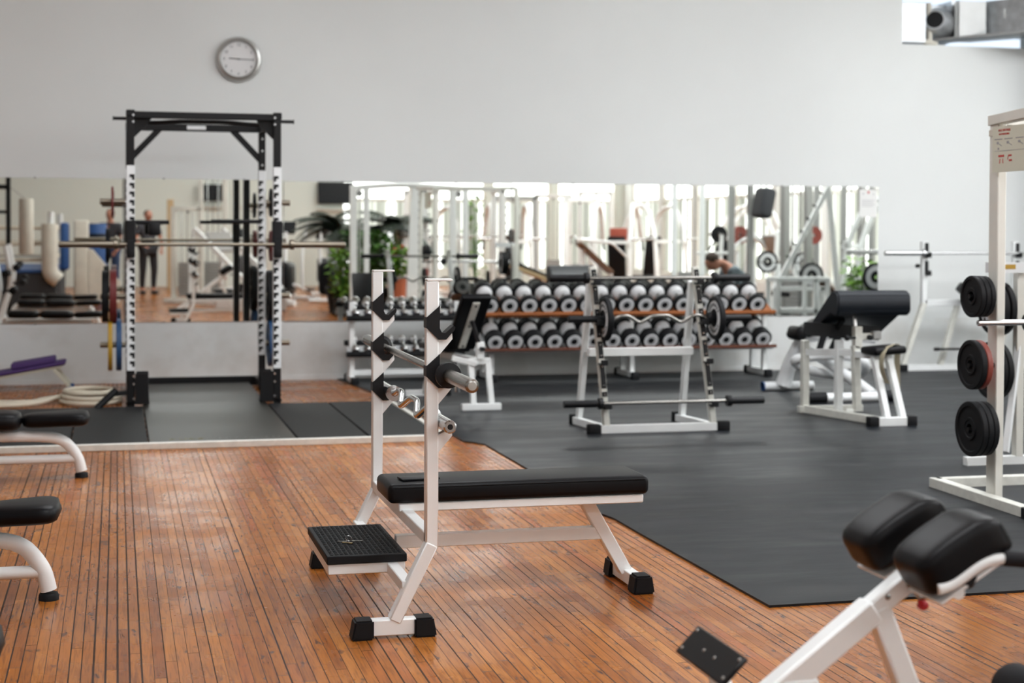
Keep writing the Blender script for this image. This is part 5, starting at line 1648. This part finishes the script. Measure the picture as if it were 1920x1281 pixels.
t = thing('inclined_plate_machine', 'white T-bar machine with a long slanted pegged beam at the right of the mirror', 'weight machine', (8.6, 10.2, 0))
B().beam((7.98, 10.2, .62), (8.72, 10.2, 1.95), .06, .05, .005, upv=(0, 1, 0)).build('slanted_beam', 'white_paint', t)
b = B()
for i in range(6):
    f = .3 + i * .12; p = V((7.98, 10.2, .62)).lerp(V((8.72, 10.2, 1.95)), f); b.tube(p, p + V((-.07, 0, .035)), .012, 8)
b.build('adjusting_peg', 'black_plastic', t)
B().beam((7.98, 10.2, .64), (8.65, 10.2, .64), .06, .05).build('seat_rail', 'white_paint', t)
B().beam((8.62, 10.2, .66), (8.62, 10.2, .03), .06, .06).build('leg', 'white_paint', t)
B().beam((8.0, 10.2, .62), (8.0, 10.2, .03), .06, .06).build('leg', 'white_paint', t)
B().beam((7.7, 10.2, .03), (8.9, 10.2, .03), .06, .055).build('base_rail', 'white_paint', t)
B().tube((7.99, 10.1, .58), (8.22, 10.1, .56), .03, 12).build('foam_roller', 'foam', t)
B().beam((8.70, 10.2, 1.9), (8.9, 10.2, .05), .06, .06, .005, upv=(0, 1, 0)).build('rear_strut', 'white_paint', t)
plate((8.55, 10.05, .80), (0, 1, 0), .16, .04, 'rubber', 'black plate with white ring leaning on the T-bar machine in the mirror', ring='disc_white', grp='plates in the right part of the mirror')
t = thing('low_white_frame', 'open white box frame standing under the right end of the mirror', 'frame', (7.85, 11.1, 0))
for x in (7.55, 8.02, 8.18):
    for y in (11.0, 11.3):
        B().box((x, y, .40), (.045, .045, .80), bev=.004).build('leg', 'white_paint', t)
b = B()
for y in (11.0, 11.3):
    b.beam((7.55, y, .79), (8.18, y, .79), .045, .05); b.beam((7.55, y, .42), (8.18, y, .42), .045, .05)
b.beam((7.55, 11.0, .79), (7.55, 11.3, .79), .045, .05); b.beam((8.18, 11.0, .79), (8.18, 11.3, .79), .045, .05)
b.build('rail', 'white_paint', t)
for i, (x, y, z, r_, m_, rg_, ax_, l_) in enumerate([
    (9.45, 4.6, 1.30, .14, 'rubber', None, (0, 1, 0), 'black plate high on the leg press peg behind the seated man'),
    (9.95, 4.25, 1.29, .15, 'red_brown', None, (0, 1, 0), 'dark red plate beside the seated man in the mirror'),
    (9.72, 4.2, 1.02, .17, 'rubber', None, (0, 1, 0), 'large black plate above the seated man in the mirror'),
    (9.9, 7.2, 1.30, .13, 'red_brown', None, (0, 1, 0), 'dark red plate between the grey columns in the mirror'),
    (9.0, 7.6, .92, .16, 'rubber', 'disc_white', (0, 1, 0), 'black plate with grey face, left of the two on a bar near the columns'),
    (9.55, 7.6, .90, .16, 'rubber', 'disc_white', (0, 1, 0), 'black plate with grey face, right of the two on a bar near the columns'),
    (8.75, 11.4, .82, .17, 'rubber', 'disc_white', (0, 1, 0), 'white faced plate at the right end of the mirror, below the notice')]):
    tp = plate((x, y, z), ax_, r_, .04, m_, l_, ring=rg_, grp='plates in the right part of the mirror')
t = thing('plate_post', 'grey loading post holding the single plates behind the seated man', 'plate stand', (9.8, 4.4, 0))
for (x, z) in ((9.45, 1.30), (9.95, 1.29), (9.72, 1.02)):
    B().tube((x, 4.15, z), (x, 4.75, z), .02, 10).build('peg', 'chrome', t)
    B().beam((x, 4.72, z), (9.7 + (x - 9.7) * 1.3, 4.78, .04), .05, .05).build('upright', 'white_paint', t)
B().path([(9.0, 4.75, 1.0), (9.6, 4.75, 1.0), (9.75, 4.75, 1.2), (10.0, 4.75, 1.28)], .025, .1, 10).build('cross_tube', 'white_paint', t)
B().beam((9.1, 4.76, .03), (10.3, 4.76, .03), .06, .055).build('base', 'white_paint', t)
t = thing('barbell', 'plate loaded bar on low stands between the grey columns in the mirror', 'barbell', (9.3, 7.6, .9))
B().tube((8.85, 7.6, .92), (9.75, 7.6, .90), .018, 10).build('shaft', 'steel', t)
t = thing('bar_stand', 'low white stand carrying the plate loaded bar in the mirror', 'stand', (9.3, 7.65, 0))
for x in (9.15, 9.42):
    B().beam((x, 7.65, .88), (x, 7.65, .03), .05, .05).build('post', 'white_paint', t)
B().beam((9.0, 7.65, .03), (9.6, 7.65, .03), .06, .05).build('base', 'white_paint', t)
# plate holder for the bench press plates at the right end of the mirror
t = thing('plate_holder', 'short white post holding the white faced plate at the right end of the mirror', 'plate stand', (8.8, 11.5, 0))
B().beam((8.78, 11.48, .03), (8.78, 11.48, .95), .05, .05).build('post', 'white_paint', t)
B().box((8.78, 11.48, .025), (.4, .4, .05), bev=.005).build('base', 'white_paint', t)
t = thing('grey_bag', 'grey holdall hanging high between the grey columns in the mirror', 'bag', (9.45, 6.4, 1.55))
B().box((9.45, 6.4, 1.78), (.22, .4, .46), Matrix.Rotation(.2, 3, 'Y'), bev=.07, seg=4).build('body', 'grey_cloth', t, 60)
B().path([(9.45, 6.25, 1.98), (9.45, 6.4, 2.15), (9.45, 6.55, 1.98)], .012, .08, 8).build('strap', 'black_plastic', t)
for i, (x, y, lab) in enumerate([(8.75, 12.4, 'blue padded flat bench nearest the right end of the mirror'), (8.1, 7.2, 'black padded flat bench behind the white box frame')]):
    t = thing('flat_bench', lab, 'bench', (x, y, 0), 0, None, world=False)
    B().box((0, 0, .44), (1.2, .28, .07), bev=.02, seg=3).build('bench_pad', 'vinyl' if i else 'blue_pad', t, 60)
    for s_ in (-1, 1):
        B().box((s_ * .45, 0, .21), (.05, .05, .40), bev=.004).build('leg', 'white_paint', t)
        B().box((s_ * .45, 0, .025), (.06, .4, .05), bev=.004).build('foot_bar', 'white_paint', t)


# ================================================================ people in the mirror
def person(name_lab, base, rz, J, cloth, hairm='hair', grp=None):
    """J: joints dict; body is one continuous skinned surface"""
    t = thing('person', name_lab, 'person', base, rz, grp, world=False)
    def skin(name, pts, edges_, m, parent, sub=2, root=0):
        me = bpy.data.meshes.new(name)
        me.from_pydata([p for p, _ in pts], edges_, [])
        o = bpy.data.objects.new(name, me); COL.objects.link(o); o.parent = parent
        s = o.modifiers.new('skin', 'SKIN'); s.use_smooth_shade = True
        u = o.modifiers.new('sub', 'SUBSURF'); u.levels = sub; u.render_levels = sub
        for i, (_, r_) in enumerate(pts):
            v = me.skin_vertices[0].data[i]; v.radius = r_ if isinstance(r_, tuple) else (r_, r_); v.use_root = (i == root)
        me.materials.append(MAT[m])
        return o
    P = []; E = []; idx = {}
    def add(k, r_, par=None):
        idx[k] = len(P); P.append((J[k], r_))
        if par:
            E.append((idx[par], idx[k]))
    add('pelvis', (.15, .12)); add('waist', (.13, .10), 'pelvis'); add('chest', (.16, .12), 'waist'); add('neck0', (.07, .065), 'chest'); add('neck', (.055, .055), 'neck0'); add('jaw', (.062, .07), 'neck'); add('head', (.078, .092), 'jaw'); add('crown', (.06, .07), 'head')
    for s_ in 'LR':
        add('sh' + s_, .062, 'chest'); add('el' + s_, .042, 'sh' + s_); add('fa' + s_, .038, 'el' + s_); add('wr' + s_, .026, 'fa' + s_); add('pa' + s_, (.038, .018), 'wr' + s_)
        add('hp' + s_, .092, 'pelvis'); add('kn' + s_, .058, 'hp' + s_); add('ca' + s_, .052, 'kn' + s_); add('an' + s_, .038, 'ca' + s_); add('to' + s_, (.04, .03), 'an' + s_)
    body = skin('body', P, E, 'skin', t)
    for s_ in 'LR':
        pa = V(J['pa' + s_]); wr = V(J['wr' + s_]); d_ = (pa - wr).normalized(); sd = d_.cross(V((0, 0, 1)))
        sd = sd.normalized() if sd.length > .1 else V((1, 0, 0)); dn = d_.cross(sd)
        b = B()
        for k_, (off, L_) in enumerate(((-.026, .065), (-.009, .075), (.009, .07), (.026, .055))):
            p = pa + d_ * .02 + sd * off
            b.rings([(p, .0085), (p + d_ * L_ * .5 + dn * .004, .008), (p + d_ * L_ + dn * .02, .006)], 8)
        p = pa - sd * .03 - d_ * .02
        b.rings([(p, .010), (p - sd * .02 + d_ * .03, .009), (p - sd * .022 + d_ * .055, .007)], 8)
        b.build('hand', 'skin', t)
    # clothes, slightly thicker shells
    def g(k, r_, f=1.0):
        return (J[k], tuple(x * f for x in r_) if isinstance(r_, tuple) else r_ * f)
    top = [g('pelvis', (.165, .135)), g('waist', (.15, .12)), g('chest', (.178, .138)), g('neck0', (.085, .08))]
    te = [(0, 1), (1, 2), (2, 3)]
    for s_ in 'LR':
        k_ = len(top); top.append(g('sh' + s_, .078)); top.append((V(J['sh' + s_]).lerp(V(J['el' + s_]), .75), .062)); te += [(2, k_), (k_, k_ + 1)]
    skin('shirt', top, te, cloth[0], t)
    tr = [g('pelvis', (.17, .14))]; te = []
    for s_ in 'LR':
        k_ = len(tr); tr += [g('hp' + s_, .108), g('kn' + s_, .075), g('ca' + s_, .066), (V(J['an' + s_]) + V((0, 0, .03)), .055)]; te += [(0, k_), (k_, k_ + 1), (k_ + 1, k_ + 2), (k_ + 2, k_ + 3)]
    skin('trousers', tr, te, cloth[1], t)
    hd = V(J['head']); fwd = (V(J['face']) - hd).normalized(); upd = (V(J['crown']) - V(J['jaw'])).normalized()
    sd = fwd.cross(upd).normalized(); fwd = upd.cross(sd).normalized()
    Rm = Matrix((sd, -fwd, upd)).transposed().to_4x4(); Rm.translation = hd
    b = B(Rm); b.ball((0, .022, .022), .088, 18, 12, (.92, 1.0, 1.0)); hr = b.build('hair', hairm, t)
    b = B(Rm); b.ball((0, -.012, -.012), .088, 18, 14, (.84, 1.04, 1.15)); b.ball((0, -.105, -.02), .016, 8, 6, (.8, 1.2, 1.3)); b.ball((-.078, .01, -.015), .02, 8, 6, (.4, .8, 1.3)); b.ball((.078, .01, -.015), .02, 8, 6, (.4, .8, 1.3)); b.build('face', 'skin', t)
    b = B(Rm); b.ball((-.03, -.092, .008), .009, 8, 6); b.ball((.03, -.092, .008), .009, 8, 6); b.build('eye', 'ink', t)
    b = B(Rm); b.box((0, -.094, -.058), (.04, .012, .008)); b.build('mouth', 'red_brown', t)
    for s_ in 'LR':
        a_ = V(J['an' + s_]); to = V(J['to' + s_]); dd_ = (to - a_); dd_.z = 0; dd_.normalize()
        b = B().beam(a_ - dd_ * .06 + V((0, 0, -a_.z + .045)), a_ + dd_ * .19 + V((0, 0, -a_.z + .045)), .095, .085, .03)
        b.build('shoe', 'grey_cloth', t)
    return t


# seated man, bent forward, looking down to his left (seen in the mirror)
SJ = dict(pelvis=(0, 0, .50), waist=(-.08, 0, .64), chest=(-.22, 0, .82), neck0=(-.31, 0, .93), neck=(-.37, 0, .965), jaw=(-.44, 0, .955), head=(-.49, 0, .985), crown=(-.54, 0, 1.03), face=(-.59, 0, .89),
          shL=(-.24, .19, .85), elL=(-.28, .26, .60), faL=(-.38, .22, .56), wrL=(-.50, .15, .56), paL=(-.57, .12, .56),
          shR=(-.24, -.19, .85), elR=(-.30, -.26, .60), faR=(-.40, -.22, .57), wrR=(-.52, -.14, .57), paR=(-.59, -.10, .57),
          hpL=(-.04, .11, .48), knL=(-.45, .17, .48), caL=(-.43, .17, .32), anL=(-.42, .17, .09), toL=(-.55, .17, .04),
          hpR=(-.04, -.11, .48), knR=(-.45, -.17, .48), caR=(-.43, -.17, .32), anR=(-.42, -.17, .09), toR=(-.55, -.17, .04))
person('seated person in grey t-shirt bending forward, reflected in the mirror', (7.60, 10.3, 0), 0, SJ, ('shirt_grey', 'trouser_black'))
t = thing('flat_bench', 'low bench the seated person is sitting on, in the mirror', 'bench', (7.66, 10.3, 0), 0, None, world=False)
B().box((.12, 0, .355), (.62, .30, .06), bev=.02, seg=3).build('bench_pad', 'vinyl', t, 60)
for s_ in (-.08, .35):
    B().box((s_, 0, .165), (.05, .05, .33), bev=.004).build('leg', 'white_paint', t)
    B().box((s_, 0, .02), (.06, .36, .04), bev=.004).build('foot_bar', 'white_paint', t)
ST = dict(pelvis=(0, 0, .95), waist=(0, 0, 1.10), chest=(0, .0, 1.32), neck0=(0, 0, 1.46), neck=(0, 0, 1.51), jaw=(0, .01, 1.56), head=(0, .01, 1.63), crown=(0, 0, 1.70), face=(.05, .3, 1.58),
          shL=(.19, 0, 1.40), elL=(.26, .03, 1.13), faL=(.26, .10, 1.03), wrL=(.22, .20, .95), paL=(.20, .25, .90),
          shR=(-.19, 0, 1.40), elR=(-.26, .03, 1.13), faR=(-.26, .12, 1.06), wrR=(-.20, .24, 1.02), paR=(-.16, .29, 1.00),
          hpL=(.10, 0, .92), knL=(.12, .03, .50), caL=(.12, 0, .36), anL=(.12, -.02, .09), toL=(.13, .12, .04),
          hpR=(-.10, 0, .92), knR=(-.12, .03, .50), caR=(-.12, 0, .36), anR=(-.12, -.02, .09), toR=(-.13, .12, .04))
person('standing person in dark top and blue trousers reflected left of the power rack', (-.12, -2.9, 0), .4, ST, ('shirt_dark', 'trouser_blue'))
person('standing person further away, head visible just inside the power rack posts', (.62, -4.6, 0), -.3, ST, ('shirt_dark', 'trouser_black'))
for o in list(COL.objects):
    if o.get('_w') is not None:
        del o['_w']
